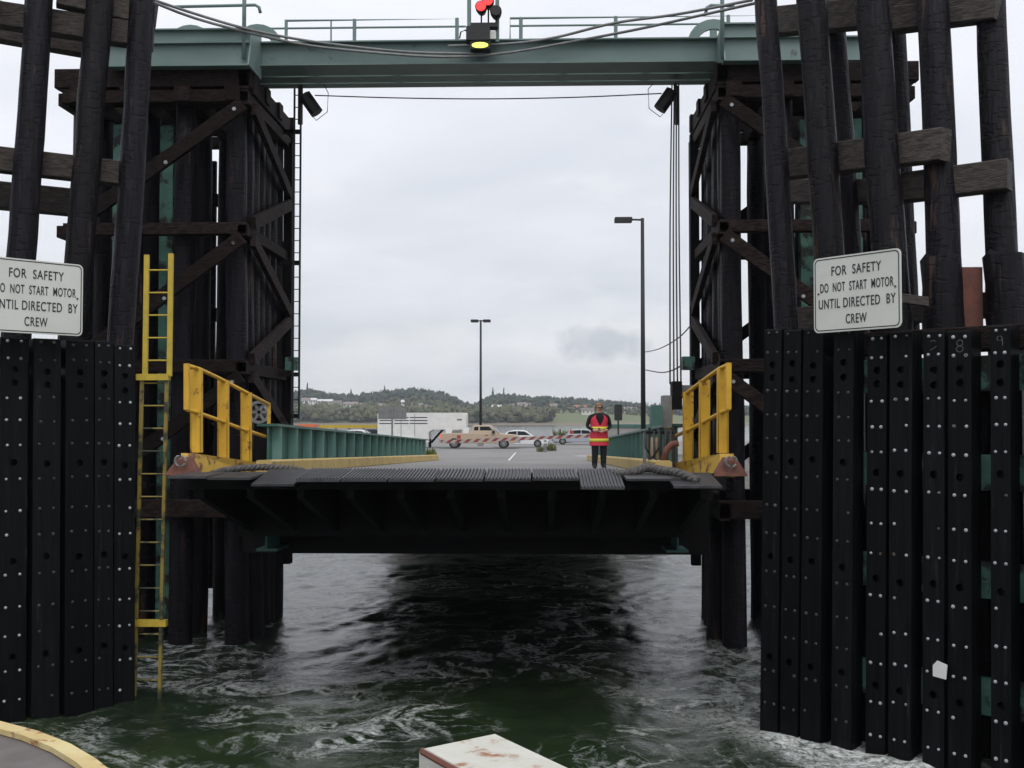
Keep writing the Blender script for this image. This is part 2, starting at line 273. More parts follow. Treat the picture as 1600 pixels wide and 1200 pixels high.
# ------------------------------------------------------------------ water
def build_water():
    def axis(dense0, dense1, step, lo, hi):
        a = list(np.arange(dense0, dense1, step)); s = step; x = a[-1]
        while x < hi: s *= 1.22; x += s; a.append(min(x, hi))
        s = step; x = a[0]; pre = []
        while x > lo: s *= 1.22; x -= s; pre.append(max(x, lo))
        return np.array(pre[::-1]+a)
    xs = axis(-13, 10, 0.11, -2600, 2600); ys = axis(6, 46, 0.13, -60, 3200)
    X, Y = np.meshgrid(xs, ys); rng = np.random.RandomState(3); Z = np.zeros_like(X)
    wx = 0.5*np.sin(X*0.9+Y*0.37)+0.35*np.sin(Y*1.1-X*0.6+1.0); wy = 0.5*np.sin(Y*0.8-X*0.5+2.0)+0.3*np.sin(X*1.3+Y*0.4)
    for i in range(46):
        lam = 0.45*(1.085**i)*(1 if i < 30 else 1.0); th = rng.uniform(0, 2*math.pi); k = 2*math.pi/lam
        amp = 0.0050*lam**0.6
        if lam > 6: amp *= 0.35
        q = np.sin(k*((X+wx)*math.cos(th)+(Y+wy)*math.sin(th))+rng.uniform(0, 6.3))
        Z += amp*(1-2*np.abs(q))*0.6 + amp*q*0.5
    calm = np.clip(1.25-np.abs(Y-12)/55, 0.15, 1.0)
    Z *= calm; Z[np.abs(X) > 40] = 0; Z[Y > 90] = 0
    ny, nx = X.shape
    V = np.stack([X, Y, Z], -1).reshape(-1, 3)
    I = np.arange(nx*ny).reshape(ny, nx)
    Fq = np.stack([I[:-1, :-1], I[:-1, 1:], I[1:, 1:], I[1:, :-1]], -1).reshape(-1, 4)
    me = bpy.data.meshes.new('water'); me.from_pydata(V.tolist(), [], Fq.tolist()); me.polygons.foreach_set('use_smooth', [True]*len(me.polygons))
    m = bpy.data.materials.new('sea_water'); m.use_nodes = True; N, L = nodes_of(m); b = N['Principled BSDF']; me.materials.append(m)
    b.inputs['IOR'].default_value = 1.33
    tc = N.new('ShaderNodeTexCoord')
    def nz(scale, detail, dist=0.0, rough=0.55, vec=None):
        n = N.new('ShaderNodeTexNoise'); n.inputs['Scale'].default_value = scale; n.inputs['Detail'].default_value = detail; n.inputs['Distortion'].default_value = dist; n.inputs['Roughness'].default_value = rough
        L(vec or tc.outputs['Object'], n.inputs['Vector']); return n.outputs['Fac']
    def mth(op, a, c=None, cl=False):
        n = N.new('ShaderNodeMath'); n.operation = op; n.use_clamp = cl
        for i, q in enumerate((a, c)):
            if q is None: continue
            if isinstance(q, (int, float)): n.inputs[i].default_value = q
            else: L(q, n.inputs[i])
        return n.outputs[0]
    def mr(v, a, c, d=0.0, f=1.0):
        n = N.new('ShaderNodeMapRange'); L(v, n.inputs[0]); n.inputs[1].default_value = a; n.inputs[2].default_value = c; n.inputs[3].default_value = d; n.inputs[4].default_value = f; return n.outputs[0]
    # foam: thin swirling lines and torn patches, thickest in the wash near the ferry and along the walls
    sep = N.new('ShaderNodeSeparateXYZ'); L(tc.outputs['Object'], sep.inputs[0])
    line = mr(mth('ABSOLUTE', mth('SUBTRACT', nz(0.50, 8, 0.9, 0.62), 0.5)), 0.0, 0.036, 1.0, 0.0)
    line2 = mr(mth('ABSOLUTE', mth('SUBTRACT', nz(1.0, 5, 1.2), 0.52)), 0.0, 0.025, 1.0, 0.0)
    patch = mr(nz(0.30, 5, 1.0), 0.42, 0.62)
    near = mr(sep.outputs['Y'], 11.0, 38.0, 1.0, 0.2)
    lines = mth('MULTIPLY', mth('MAXIMUM', line, mth('MULTIPLY', line2, 0.4)), mth('MULTIPLY', patch, near))
    torn = mth('MULTIPLY', mr(nz(0.9, 9, 0.8, 0.72), 0.55, 0.70), mth('MULTIPLY', patch, near))
    # foam washed against the foot of the fender wall on the right
    dv = N.new('ShaderNodeVectorMath'); dv.operation = 'DOT_PRODUCT'; L(tc.outputs['Object'], dv.inputs[0]); dv.inputs[1].default_value = (-0.671, -0.741, 0)
    off = mth('ABSOLUTE', mth('SUBTRACT', mth('ADD', dv.outputs['Value'], 15.087), 0.25))
    along = mth('MULTIPLY', mr(sep.outputs['X'], 2.7, 3.6), mr(sep.outputs['Y'], 20.5, 16.8))
    wash = mth('MULTIPLY', mth('MULTIPLY', mr(off, 0.15, 1.1, 1.0, 0.0), along), mr(nz(1.3, 8, 1.0, 0.7), 0.33, 0.52))
    edge2 = mth('MULTIPLY', mth('MULTIPLY', mr(sep.outputs['X'], 1.6, 3.6), mr(sep.outputs['X'], 5.2, 4.0)), mth('MULTIPLY', mr(sep.outputs['Y'], 27, 22), mr(nz(0.8, 8, 1.0, 0.7), 0.46, 0.60)))
    wash = mth('MAXIMUM', wash, mth('MULTIPLY', edge2, 0.7))
    foam = mth('MINIMUM', mth('MAXIMUM', mth('MAXIMUM', lines, mth('MULTIPLY', torn, 0.8)), wash), 0.95)
    grain = mr(nz(11.0, 6, 0.3, 0.75), 0.40, 0.58, 0.18, 1.0)
    foam = mth('MULTIPLY', foam, grain)
    body = N.new('ShaderNodeMixRGB'); L(mth('MULTIPLY', mr(nz(0.22, 4, 0.8), 0.30, 0.62), mr(sep.outputs['Y'], 12.5, 26.0, 1.0, 0.15)), body.inputs[0]); body.inputs[1].default_value = (0.008, 0.015, 0.010, 1); body.inputs[2].default_value = (0.027, 0.044, 0.016, 1)
    mx = N.new('ShaderNodeMixRGB'); L(foam, mx.inputs[0]); L(body.outputs[0], mx.inputs[1]); mx.inputs[2].default_value = (0.70, 0.73, 0.72, 1); L(mx.outputs[0], b.inputs['Base Color'])
    L(mr(foam, 0.0, 0.5, 0.075, 0.8), b.inputs['Roughness'])
    bp = N.new('ShaderNodeBump'); bp.inputs['Strength'].default_value = 0.4; bp.inputs['Distance'].default_value = 0.05
    hsum = mth('ADD', mth('MULTIPLY', nz(4.5, 7, 0.3, 0.65), 1.1), mth('MULTIPLY', nz(0.9, 4, 0.4), 1.2)); L(mth('ADD', hsum, mth('MULTIPLY', foam, 0.4)), bp.inputs['Height']); L(bp.outputs[0], b.inputs['Normal'])
    o = bpy.data.objects.new('water', me); C.objects.link(o); o['kind'] = 'structure'
build_water()

# ------------------------------------------------------------------ far shore: terrain, wood, houses
RIDGE = [(-400, 622), (200, 618), (440, 612), (480, 607), (520, 612), (545, 616), (600, 608), (640, 604), (690, 610), (715, 622), (735, 630), (755, 623), (775, 613), (850, 618), (900, 621), (1000, 628), (1060, 632), (1300, 634), (2000, 640)]
def ridge_y(px): return float(np.interp(px, [a for a, _ in RIDGE], [b for _, b in RIDGE]))
Y_SH, Y_RG = 880.0, 1300.0
def ground_z(x, y):
    px = 850+F*x/y
    zr = CAMZ+(655-ridge_y(px))/F*Y_RG-11.0
    t = (y-Y_SH)/(Y_RG-Y_SH)
    if t <= 0: return -0.6+1.5*max(0.0, min(1.0, (y-Y_SH+30)/30))*0.4
    s = min(t, 1.0); s = s*s*(3-2*s)*0.35+s*0.65
    z = 0.8+(zr-0.8)*s
    if t > 1: z -= (t-1)*14
    return z + 0.8*noise.noise((x*0.01, y*0.01, 0))*min(1, max(0, t*4))
def build_shore():
    xs = np.linspace(-1500, 1500, 151); ys = np.concatenate([np.linspace(845, 1000, 16), np.linspace(1020, 1340, 17), np.linspace(1400, 1900, 6)])
    V = [(x, y, ground_z(x, y)) for y in ys for x in xs]; n = len(xs)
    Fq = [(j*n+i, j*n+i+1, (j+1)*n+i+1, (j+1)*n+i) for j in range(len(ys)-1) for i in range(n-1)]
    me = bpy.data.meshes.new('far_shore'); me.from_pydata(V, [], Fq); me.polygons.foreach_set('use_smooth', [True]*len(me.polygons))
    m = mat('far_meadow', (0.085, 0.11, 0.035), 0.95, col2=(0.12, 0.135, 0.05), scale=0.012); N, L = nodes_of(m); b = N['Principled BSDF']
    src = b.inputs['Base Color'].links[0].from_socket
    geo = N.new('ShaderNodeNewGeometry'); sp = N.new('ShaderNodeSeparateXYZ'); L(geo.outputs['Position'], sp.inputs[0]); mrn = N.new('ShaderNodeMapRange'); L(sp.outputs['Z'], mrn.inputs[0]); mrn.inputs[1].default_value = 1.3; mrn.inputs[2].default_value = 2.6; mrn.inputs[3].default_value = 1; mrn.inputs[4].default_value = 0
    x = N.new('ShaderNodeMixRGB'); L(mrn.outputs[0], x.inputs[0]); L(src, x.inputs[1]); x.inputs[2].default_value = (0.16, 0.13, 0.09, 1); L(x.outputs[0], b.inputs['Base Color'])
    me.materials.append(m); o = bpy.data.objects.new('far_shore', me); C.objects.link(o); o['kind'] = 'structure'
build_shore()
def crown_tris(kind, x, y, z, h, rng):
    vs = []; fs = []
    if kind == 'conifer':
        L = 5; r0 = h*rng.uniform(0.13, 0.2)
        for k in range(L):
            zb = z+h*(0.10+0.17*k); zt = z+h*min(1.0, 0.42+0.16*k); r = r0*(1-k/L*0.85); n = 6; a0 = rng.uniform(0, 6.28); b = len(vs)
            vs.append((x, y, zt))
            for i in range(n):
                a = a0+2*math.pi*i/n; q = r*rng.uniform(0.55, 1.25); vs.append((x+q*math.cos(a), y+q*math.sin(a), zb+rng.uniform(-0.05, 0.05)*h))
            fs += [(b, b+1+i, b+1+(i+1) % n) for i in range(n)]
    else:
        for k in range(7):
            cx = x+rng.uniform(-.33, .33)*h; cy = y+rng.uniform(-.33, .33)*h; cz = z+h*rng.uniform(0.25, 0.82); r = h*rng.uniform(0.14, 0.25); b = len(vs); n = 5
            vs.append((cx, cy, cz+r*rng.uniform(0.8, 1.2))); vs.append((cx, cy, cz-r))
            for lv, rr in ((0.35, 0.85), (-0.4, 0.9)):
                for i in range(n):
                    a = 2*math.pi*(i+(lv < 0)*0.5)/n+k; q = r*rr*rng.uniform(0.7, 1.25); vs.append((cx+q*math.cos(a), cy+q*math.sin(a), cz+lv*r))
            u = b+2; w = u+n
            for i in range(n):
                j = (i+1) % n; fs += [(b, u+i, u+j), (u+i, w+i, u+j), (w+i, w+j, u+j), (b+1, w+j, w+i)]
    return vs, fs
def build_wood():
    rng = random.Random(11); con = MB(); brd = MB(); n = 0
    for i in range(9000):
        y = rng.uniform(900, 1330); px = rng.uniform(330, 1330); x = (px-850)/F*y
        t = (y-Y_SH)/(Y_RG-Y_SH)
        if 862+rng.uniform(-8, 8) < px < 1400 and y < 1090: continue       # open meadow on the right
        if y < 1000:
            if rng.random() > (0.55 if y < 950 else 0.4): continue
            v, f = crown_tris('broad', x, y, ground_z(x, y)-1, rng.uniform(8, 15), rng); brd.add(v, f)
        elif y < 1170:
            d = noise.noise((x*0.008, y*0.01, 3.0))
            if d < -0.02 or rng.random() > 0.32: continue
            if rng.random() < 0.6: v, f = crown_tris('broad', x, y, ground_z(x, y)-1, rng.uniform(6, 10), rng); brd.add(v, f)
            else: v, f = crown_tris('conifer', x, y, ground_z(x, y)-1, rng.uniform(8, 13), rng); con.add(v, f)
        else:
            if rng.random() > 0.62: continue
            if rng.random() < 0.55: v, f = crown_tris('broad', x, y, ground_z(x, y)-1, rng.uniform(8, 13), rng); con.add(v, f)
            else: v, f = crown_tris('conifer', x, y, ground_z(x, y)-1, rng.uniform(8, 14), rng); con.add(v, f)
    o = con.build('conifer_wood', M['conifer'], kind='stuff'); tag(o, 'dark conifer wood covering the far ridge', 'woodland'); 
    o = brd.build('broadleaf_wood', M['leafwood'], kind='stuff'); tag(o, 'olive broadleaf wood along the far shoreline', 'woodland')
    for px, hh, lab in [(478, 20, 'tall skyline conifer above the white hillside houses'), (547, 19, 'tall conifer standing alone below the highest hill'), (770, 21, 'tall conifer at the start of the second ridge'), (787, 19, 'tall conifer just behind the start of the second ridge'), (600, 17, 'slim conifer on the flank of the highest hill')]:
        y = 1295; x = (px-850)/F*y; z = ground_z(x, y)-0.5
        t = thing('conifer_tree', (x, y, z), lab, 'tree', 'tall conifers on the far skyline')
        b = MB(); b.tube([(x, y, z), (x, y, z+hh*0.9)], [0.4, 0.1], 6); b.build('trunk', M['trunk'], t)
        b = MB(); v, f = crown_tris('conifer', x, y, z, hh, rng); b.add(v, f); v, f = crown_tris('conifer', x, y, z+0.3, hh*0.93, rng); b.add(v, f); b.build('crown', M['conifer'], t)
build_wood()
def house(px, py, w, h, wallm, roofm, label, Y=1100, deep=9, group='houses on the far hillside'):
    for _ in range(40):
        if ground_z(PX(px, Y), Y) > P(px, py, Y=Y).z-h+0.5: break
        Y += 8
    x = PX(px, Y); zt = P(px, py, Y=Y).z; z0 = min(ground_z(x, Y), zt-h-1.5)-1.0
    t = thing('house', (x, Y, z0), label, 'house', group)
    b = MB(); b.box((x-w/2, Y-deep/2, z0), (x+w/2, Y+deep/2, zt)); b.build('wall', wallm, t)
    b = MB(); e = 0.6
    a = [(x-w/2-e, Y-deep/2-e, zt-0.1), (x+w/2+e, Y-deep/2-e, zt-0.1), (x+w/2+e, Y+deep/2+e, zt-0.1), (x-w/2-e, Y+deep/2+e, zt-0.1), (x-w/2-e, Y, zt+h*0.45), (x+w/2+e, Y, zt+h*0.45)]
    b.add(a, [(0, 1, 5, 4), (2, 3, 4, 5), (0, 4, 3), (1, 2, 5), (3, 2, 1, 0)]); b.build('roof', roofm, t)
    for i in range(max(2, int(w/3.5))):
        wx = x-w/2+w*(i+0.5)/max(2, int(w/3.5)); b = MB(); b.box((wx-0.7, Y-deep/2-0.06, zt-2.4), (wx+0.7, Y-deep/2+0.05, zt-0.9)); b.build('window', M['glass'], t)
roof_w = mat('pale_metal_roof', (0.55, 0.55, 0.55), 0.6); roof_r = mat('red_roof', (0.30, 0.10, 0.07), 0.8); wall_w = mat('white_house_wall', (0.7, 0.7, 0.68), 0.7)
HS = [(478, 625, 8, 'w', 'g'), (490, 625, 6, 'w', 'w'), (508, 627, 16, 'p', 'w'), (527, 629, 9, 'p', 'g'), (548, 631, 15, 'p', 'g'), (566, 633, 9, 'p', 'g'), (581, 626, 7, 'w', 'g'), (590, 634, 13, 'p', 'g'), (633, 628, 7, 'w', 'w'), (652, 633, 10, 'p', 'g'), (661, 636, 8, 'w', 'g'), (684, 637, 11, 'p', 'r'), (776, 636, 9, 'w', 'w'), (799, 634, 6, 'p', 'g'), (815, 632, 9, 'p', 'g'), (826, 633, 6, 'w', 'g'), (865, 634, 7, 'p', 'g'), (908, 636, 15, 'p', 'r'), (918, 641, 12, 'p', 'g'), (951, 633, 5, 'w', 'w'), (985, 639, 13, 'w', 'g'), (1000, 638, 8, 'p', 'g')]
lw = {'w': (wall_w, 'white'), 'p': (M['house'], 'pale')}; lr = {'w': (roof_w, 'pale roof'), 'g': (M['roof'], 'dark roof'), 'r': (roof_r, 'long red roof')}
for px, py, w, a, r in HS:
    house(px, py, w, 5, lw[a][0], lr[r][0], '%s far house with %s among trees on the hillside' % (lw[a][1], lr[r][1]), Y=random.uniform(1030, 1080), group='%s houses with %s on the far hillside' % (lw[a][1], lr[r][1]))

# ------------------------------------------------------------------ causeway and parking lot
LOTZ = 2.5
def build_lot():
    b = MB()
    top = [(-75, 72, LOTZ), (70, 72, LOTZ), (70, 113, LOTZ), (-75, 113, LOTZ)]; bot = [(-80, 67, -1), (75, 67, -1), (75, 119, -1), (-80, 119, -1)]
    b.cm = 0; b.add(top, [(0, 1, 2, 3)]); b.cm = 1; b.add(top+bot, [(0, 4, 5, 1), (1, 5, 6, 2), (2, 6, 7, 3), (3, 7, 4, 0)])
    o = b.build('parking_lot', [M['asphalt'], M['riprap']]); o['kind'] = 'structure'
    b = MB(); x0, x1 = -6.9, 4.95
    t = [(x0, 49.05, 2.94), (x1, 49.05, 2.94), (x1, 73.5, LOTZ+0.012), (x0, 73.5, LOTZ+0.012)]; bo = [(x0-.6, 48.2, -1), (x1+.6, 48.2, -1), (x1+.6, 73.5, -1), (x0-.6, 73.5, -1)]
    b.cm = 0; b.add(t, [(0, 1, 2, 3)]); b.cm = 1; b.add(t+bo, [(0, 4, 5, 1), (1, 5, 6, 2), (3, 7, 4, 0)])
    o = b.build('approach_road', [M['asphalt'], M['riprap']]); o['kind'] = 'structure'
    def road_z(y): return 2.94+(LOTZ+0.012-2.94)*(y-49.05)/(73.5-49.05) if y < 73.5 else LOTZ
    for nm, pts, w in (('lane_line', [(790, 725), (806, 707)], 0.10), ('lane_arrow', [(900, 712.4), (918, 712.2)], 0.55)):
        q = []
        for px, py in pts:
            y = 55.0
            for _ in range(30): y = (CAMZ-road_z(y))*F/(py-655)
            q.append(Vector((PX(px, y), y, road_z(y)+0.006)))
        d = (q[1]-q[0]).normalized(); sd_ = Vector((-d.y, d.x, 0)).normalized()*w/2; b = MB(); b.add([q[0]-sd_, q[0]+sd_, q[1]+sd_, q[1]-sd_], [(3, 2, 1, 0)]); o = b.build(nm, M['paint_white']); o['kind'] = 'structure'
build_lot()

# ------------------------------------------------------------------ transfer span (hinged ramp) with girders and kerbs
CX = -1.42
def deck_z(y): return 2.95+0.0294*(49-y)
def build_span():
    t = thing('transfer_span', (CX, 49, 0.9), 'green-girdered vehicle ramp sloping from the slip to the car park', 'ramp')
    b = MB(); y0, y1 = 21.2, 49.0
    vs = [(CX-3.95, y0, deck_z(y0)), (CX+3.95, y0, deck_z(y0)), (CX+3.95, y1, deck_z(y1)), (CX-3.95, y1, deck_z(y1))]
    b.add(vs+[(x, y, z-0.3) for x, y, z in vs], [(0, 1, 2, 3), (7, 6, 5, 4), (0, 4, 5, 1), (1, 5, 6, 2), (2, 6, 7, 3), (3, 7, 4, 0)]); b.build('deck', M['asphalt'], t)
    for s in (-1, 1):
        xg = CX+s*4.0; b = MB()
        def ln(y, dz): return deck_z(y)+dz
        up = (0, 0, 1)
        b.beam((xg, y0, ln(y0, -0.3)), (xg, y1, ln(y1, -0.3)), 0.03, 2.4, up, ch=0)
        b.beam((xg, y0, ln(y0, 0.92)), (xg, y1, ln(y1, 0.92)), 0.42, 0.05, up, ch=0); b.beam((xg, y0, ln(y0, -1.52)), (xg, y1, ln(y1, -1.52)), 0.42, 0.05, up, ch=0)
        g = b.build('girder', M['girder'], t)
        y = 21.5
        while y < 48.8:
            b = MB(); b.box((xg-s*0.018, y-0.012, ln(y, -0.02)), (xg-s*0.21, y+0.012, ln(y, 0.89))); b.build('stiffener', M['girder_lit'], g); y += 1.39
        b = MB(); xk = CX+s*3.5; b.beam((xk, 19.0, ln(19.0, 0.12)), (xk, 49.3, ln(49.3, 0.12)), 0.28, 0.26, up, ch=0.1); b.build('kerb', M['kerb'], t)
    for i in range(9):
        y = 23+i*3.1; b = MB(); b.beam((CX-3.97, y, deck_z(y)-0.75), (CX+3.97, y, deck_z(y)-0.75), 0.3, 0.8, ch=0); b.build('floor_beam', M['black_steel'], t)
    b = MB(); b.box((CX-4.75, 22.2, 2.06), (CX+4.75, 23.1, 3.30), 0.04); b.build('lift_beam', M['black_steel'], t)
    b = MB(); b.box((CX-4.2, 48.4, -0.9), (CX+4.2, 49.0, 1.42)); b.build('abutment', M['concrete'], t)
build_span()

# ------------------------------------------------------------------ apron with ribbed lip plates
def build_apron():
    t = thing('apron', (CX, 21, 2.9), 'dark steel loading apron with ribbed lip plates along its edge', 'loading ramp')
    xl, xr = -6.0, 2.95
    b = MB(); vs = [(xl, 17.75, deck_z(17.75)), (xr, 17.75, deck_z(17.75)), (xr-0.25, 21.15, deck_z(21.15)), (xl+0.25, 21.15, deck_z(21.15))]
    b.add(vs+[(x, y, z-0.22) for x, y, z in vs], [(0, 1, 2, 3), (7, 6, 5, 4), (0, 4, 5, 1), (1, 5, 6, 2), (2, 6, 7, 3), (3, 7, 4, 0)]); b.build('apron_deck', M['black_steel'], t)
    for i in range(11):
        x = xl+0.35+(xr-xl-0.7)*i/10; b = MB(); z0 = deck_z(17.8)-0.22; z1 = deck_z(21.1)-0.22
        a = [(x-0.06, 17.8, z0), (x+0.06, 17.8, z0), (x-0.06, 21.1, z1), (x+0.06, 21.1, z1), (x-0.06, 17.8, z0-0.14), (x+0.06, 17.8, z0-0.14), (x-0.06, 21.1, z1-0.95), (x+0.06, 21.1, z1-0.95)]
        b.add(a, [(0, 2, 3, 1), (4, 5, 7, 6), (0, 1, 5, 4), (2, 6, 7, 3), (0, 4, 6, 2), (1, 3, 7, 5)]); b.build('tapered_girder', M['black_steel'], t)
    b = MB(); b.box((xl+.1, 20.9, 2.55), (xr-.1, 21.12, deck_z(21)-0.23)); b.build('hinge_beam', M['black_steel'], t)
    # lip plates: pixel x of both sides at the near edge, droop in photo pixels
    ed = [(262, 322, 745), (324, 391, 747), (393, 460, 757), (463, 531, 750), (534, 604, 749.5), (607, 678, 749.5), (681, 754, 749), (757, 829, 748.5), (832, 904, 747.5), (907, 976, 761), (979, 1049, 747.5), (1052, 1128, 759)]
    for k, (a, c, py) in enumerate(ed):
        Yn, Yf = 16.95, 18.05
        x0 = PX(a, Yn); x1 = PX(c, Yn); zn = P(800, py, Y=Yn).z; zf = P(800, 733.5 if 2 <= k <= 9 else 738, Y=Yf).z
        nr = 13; b = MB(); prof = []
        flat = k in (0, 1, 2, 11, 10)
        for i in range(nr):
            u0 = i/nr; 
            for du, h in ((0.0, 0.0), (0.15, 0.024), (0.50, 0.024), (0.65, 0.0)): prof.append((u0+du/nr, 0.0 if flat else h))
        prof.append((1.0, 0.0)); n = len(prof)
        shift = 0.0 if abs((a+c)/2-700) < 1 else ((c+a)/2-700)/700*0.05
        rg = []
        for yy, zz in ((Yn, zn), (Yf, zf)):
            sc_ = -shift if yy == Yf else 0
            rg.append([Vector((x0+(x1-x0)*u+sc_, yy, zz+h)) for u, h in prof]+[Vector((x1+sc_, yy, zz-0.035)), Vector((x0+sc_, yy, zz-0.035))])
        b.rings(rg); b.build('lip_plate', M['plate'], t)
    b = MB(); b.beam((xl, 18.0, 3.83), (xr, 18.0, 3.83), 0.16, 0.16, ch=0.2); b.build('hinge_pipe', M['black_steel'], t)
build_apron()

# ------------------------------------------------------------------ yellow handrails
def build_rail(s, label):
    def mx(px_left):   # mirrored x for the other side
        return px_left
    def pt(px, py, Y):
        p = P(px, py, Y=Y); return p if s < 0 else Vector((2*(CX-0.06)-p.x, p.y, p.z))
    near = (292, 18.2); far = (420, 21.4)
    t = thing('handrail', pt(300, 720, 18.3)-Vector((0, 0, 0.1)), label, 'handrail', None)
    def Yat(px): return 18.2+(px-292)/(420-292)*3.2
    tr = [pt(px, py, Yat(px)) for px, py in ((292, 571), (312, 577), (340, 590), (380, 611), (420, 632))]
    lr_ = [pt(px, py, Yat(px)) for px, py in ((292, 640), (312, 646), (340, 656), (380, 671), (420, 684))]
    b = MB(); b.tube(tr, 0.038, 8); b.build('top_rail', M['yellow'], t, smooth=True)
    b = MB(); b.tube(lr_, 0.038, 8); b.build('lower_rail', M['yellow'], t, smooth=True)
    for q in (0, -1):
        b = MB(); b.beam(lr_[q], tr[q]+Vector((0, 0, .03)), 0.09 if q == 0 else 0.06, 0.09 if q == 0 else 0.06, (0, 1, 0)); b.build('end_post', M['yellow'], t)
    for px, pb in ((306, 699), (348, 708), (384, 721)):
        Y = Yat(px)+0.05; top = np.interp(px, [292, 340, 420], [572, 590, 632]); a = pt(px, pb+8, Y); c = pt(px, top, Y)
        b = MB(); b.beam(a, c, 0.17, 0.03, (0, 1, 0), ch=0); b.beam(a+Vector((0.085, 0.04, 0)), c+Vector((0.085, 0.04, 0)), 0.02, 0.11, (0, 1, 0), ch=0); b.beam(a+Vector((-0.085, 0.04, 0)), c+Vector((-0.085, 0.04, 0)), 0.02, 0.11, (0, 1, 0), ch=0)
        b.build('channel_post', M['yellow'], t)
    # sloping yellow wedge kerb the posts stand on, rusty at its near end
    b = MB(); A = pt(296, 708, 18.15); B = pt(392, 722, 20.2); w = Vector((s*-0.16, 0, 0)); zA = deck_z(18)-0.02; zB = deck_z(20.2)-0.02
    o_ = Vector((s*0.14, 0, 0)); i_ = Vector((-s*0.12, 0, 0))
    vs = [A+o_, A-o_*0.6, B-o_*0.6, B+o_, Vector((A.x+o_.x, A.y-0.1, zA)), Vector((A.x+i_.x, A.y-0.1, zA)), Vector((B.x+i_.x*0.6, B.y+0.1, zB)), Vector((B.x+o_.x, B.y+0.1, zB))]
    b.add(vs, [(0, 1, 2, 3), (1, 5, 6, 2), (0, 4, 5, 1), (3, 2, 6, 7), (0, 3, 7, 4), (4, 7, 6, 5)]); b.build('wedge_kerb', M['yellow_rusty'], t)
    b = MB(); q = Vector((A.x+s*0.05, A.y-0.28, 0))
    vs = [(q.x-0.28, q.y, zA+0.03), (q.x+0.28, q.y, zA+0.03), (q.x+0.28, q.y+0.24, zA+0.03), (q.x-0.28, q.y+0.24, zA+0.03), (q.x-0.10, q.y+0.08, A.z-0.1), (q.x+0.12, q.y+0.08, A.z-0.1), (q.x+0.12, q.y+0.26, A.z-0.06), (q.x-0.10, q.y+0.26, A.z-0.06)]
    b.add(vs, [(0, 1, 5, 4), (1, 2, 6, 5), (2, 3, 7, 6), (3, 0, 4, 7), (4, 5, 6, 7), (3, 2, 1, 0)]); b.build('rusty_shoe', M['rust'], t)
    ringb = MB(); c = Vector((q.x, q.y-0.01, A.z-0.12)); ringb.tube([c+Vector((0.09*math.cos(a), -0.02, 0.09*math.sin(a))) for a in [i*math.pi/6 for i in range(12)]], 0.022, 6); ringb.build('shackle', M['grey'], t)
build_rail(-1, 'yellow handrail with channel posts beside the tall yellow ladder')
build_rail(1, 'yellow handrail with channel posts next to the hydraulic gear')

def rope(name, pts, r, label):
    P_ = [Vector(p) for p in pts]; n = 60; cs = []
    for i in range(n+1):
        u = i/n*(len(P_)-1); k = min(int(u), len(P_)-2); f = u-k; a = P_[max(k-1, 0)]; b_ = P_[k]; c = P_[k+1]; d = P_[min(k+2, len(P_)-1)]
        cs.append(0.5*((2*b_)+(c-a)*f+(2*a-5*b_+4*c-d)*f*f+(3*b_-a-3*c+d)*f**3))
    b = MB()
    for s in range(3):    # three laid strands
        q = []
        for i, p in enumerate(cs):
            d = (cs[min(i+1, n)]-cs[max(i-1, 0)]).normalized(); u = d.cross(Vector((0, 0, 1))).normalized(); v = u.cross(d); a = i*0.85+s*2.094
            q.append(p+(u*math.cos(a)+v*math.sin(a))*r*0.5)
        b.tube(q, r*0.58, 6)
    o = b.build(name, M['rope'], smooth=True); tag(o, label, 'rope'); return o
def on(px, py, Y): return P(px, py, Y=Y)
rope('mooring_rope', [on(330, 741, 18.3), on(352, 735, 18.2), on(385, 731, 18.3), on(420, 730, 18.6), on(455, 733, 18.8), on(475, 736, 19)], 0.06, 'grey mooring rope lying on the apron beside the ladder-side handrail')
rope('mooring_rope', [on(940, 737, 18.3), on(965, 741, 17.8), on(985, 738, 17.7), on(1010, 731, 17.9), on(1035, 735, 17.7), on(1060, 739, 17.5), on(1090, 751, 17.3)], 0.075, 'thick twisted mooring rope lying over the lip plates near the crew member')

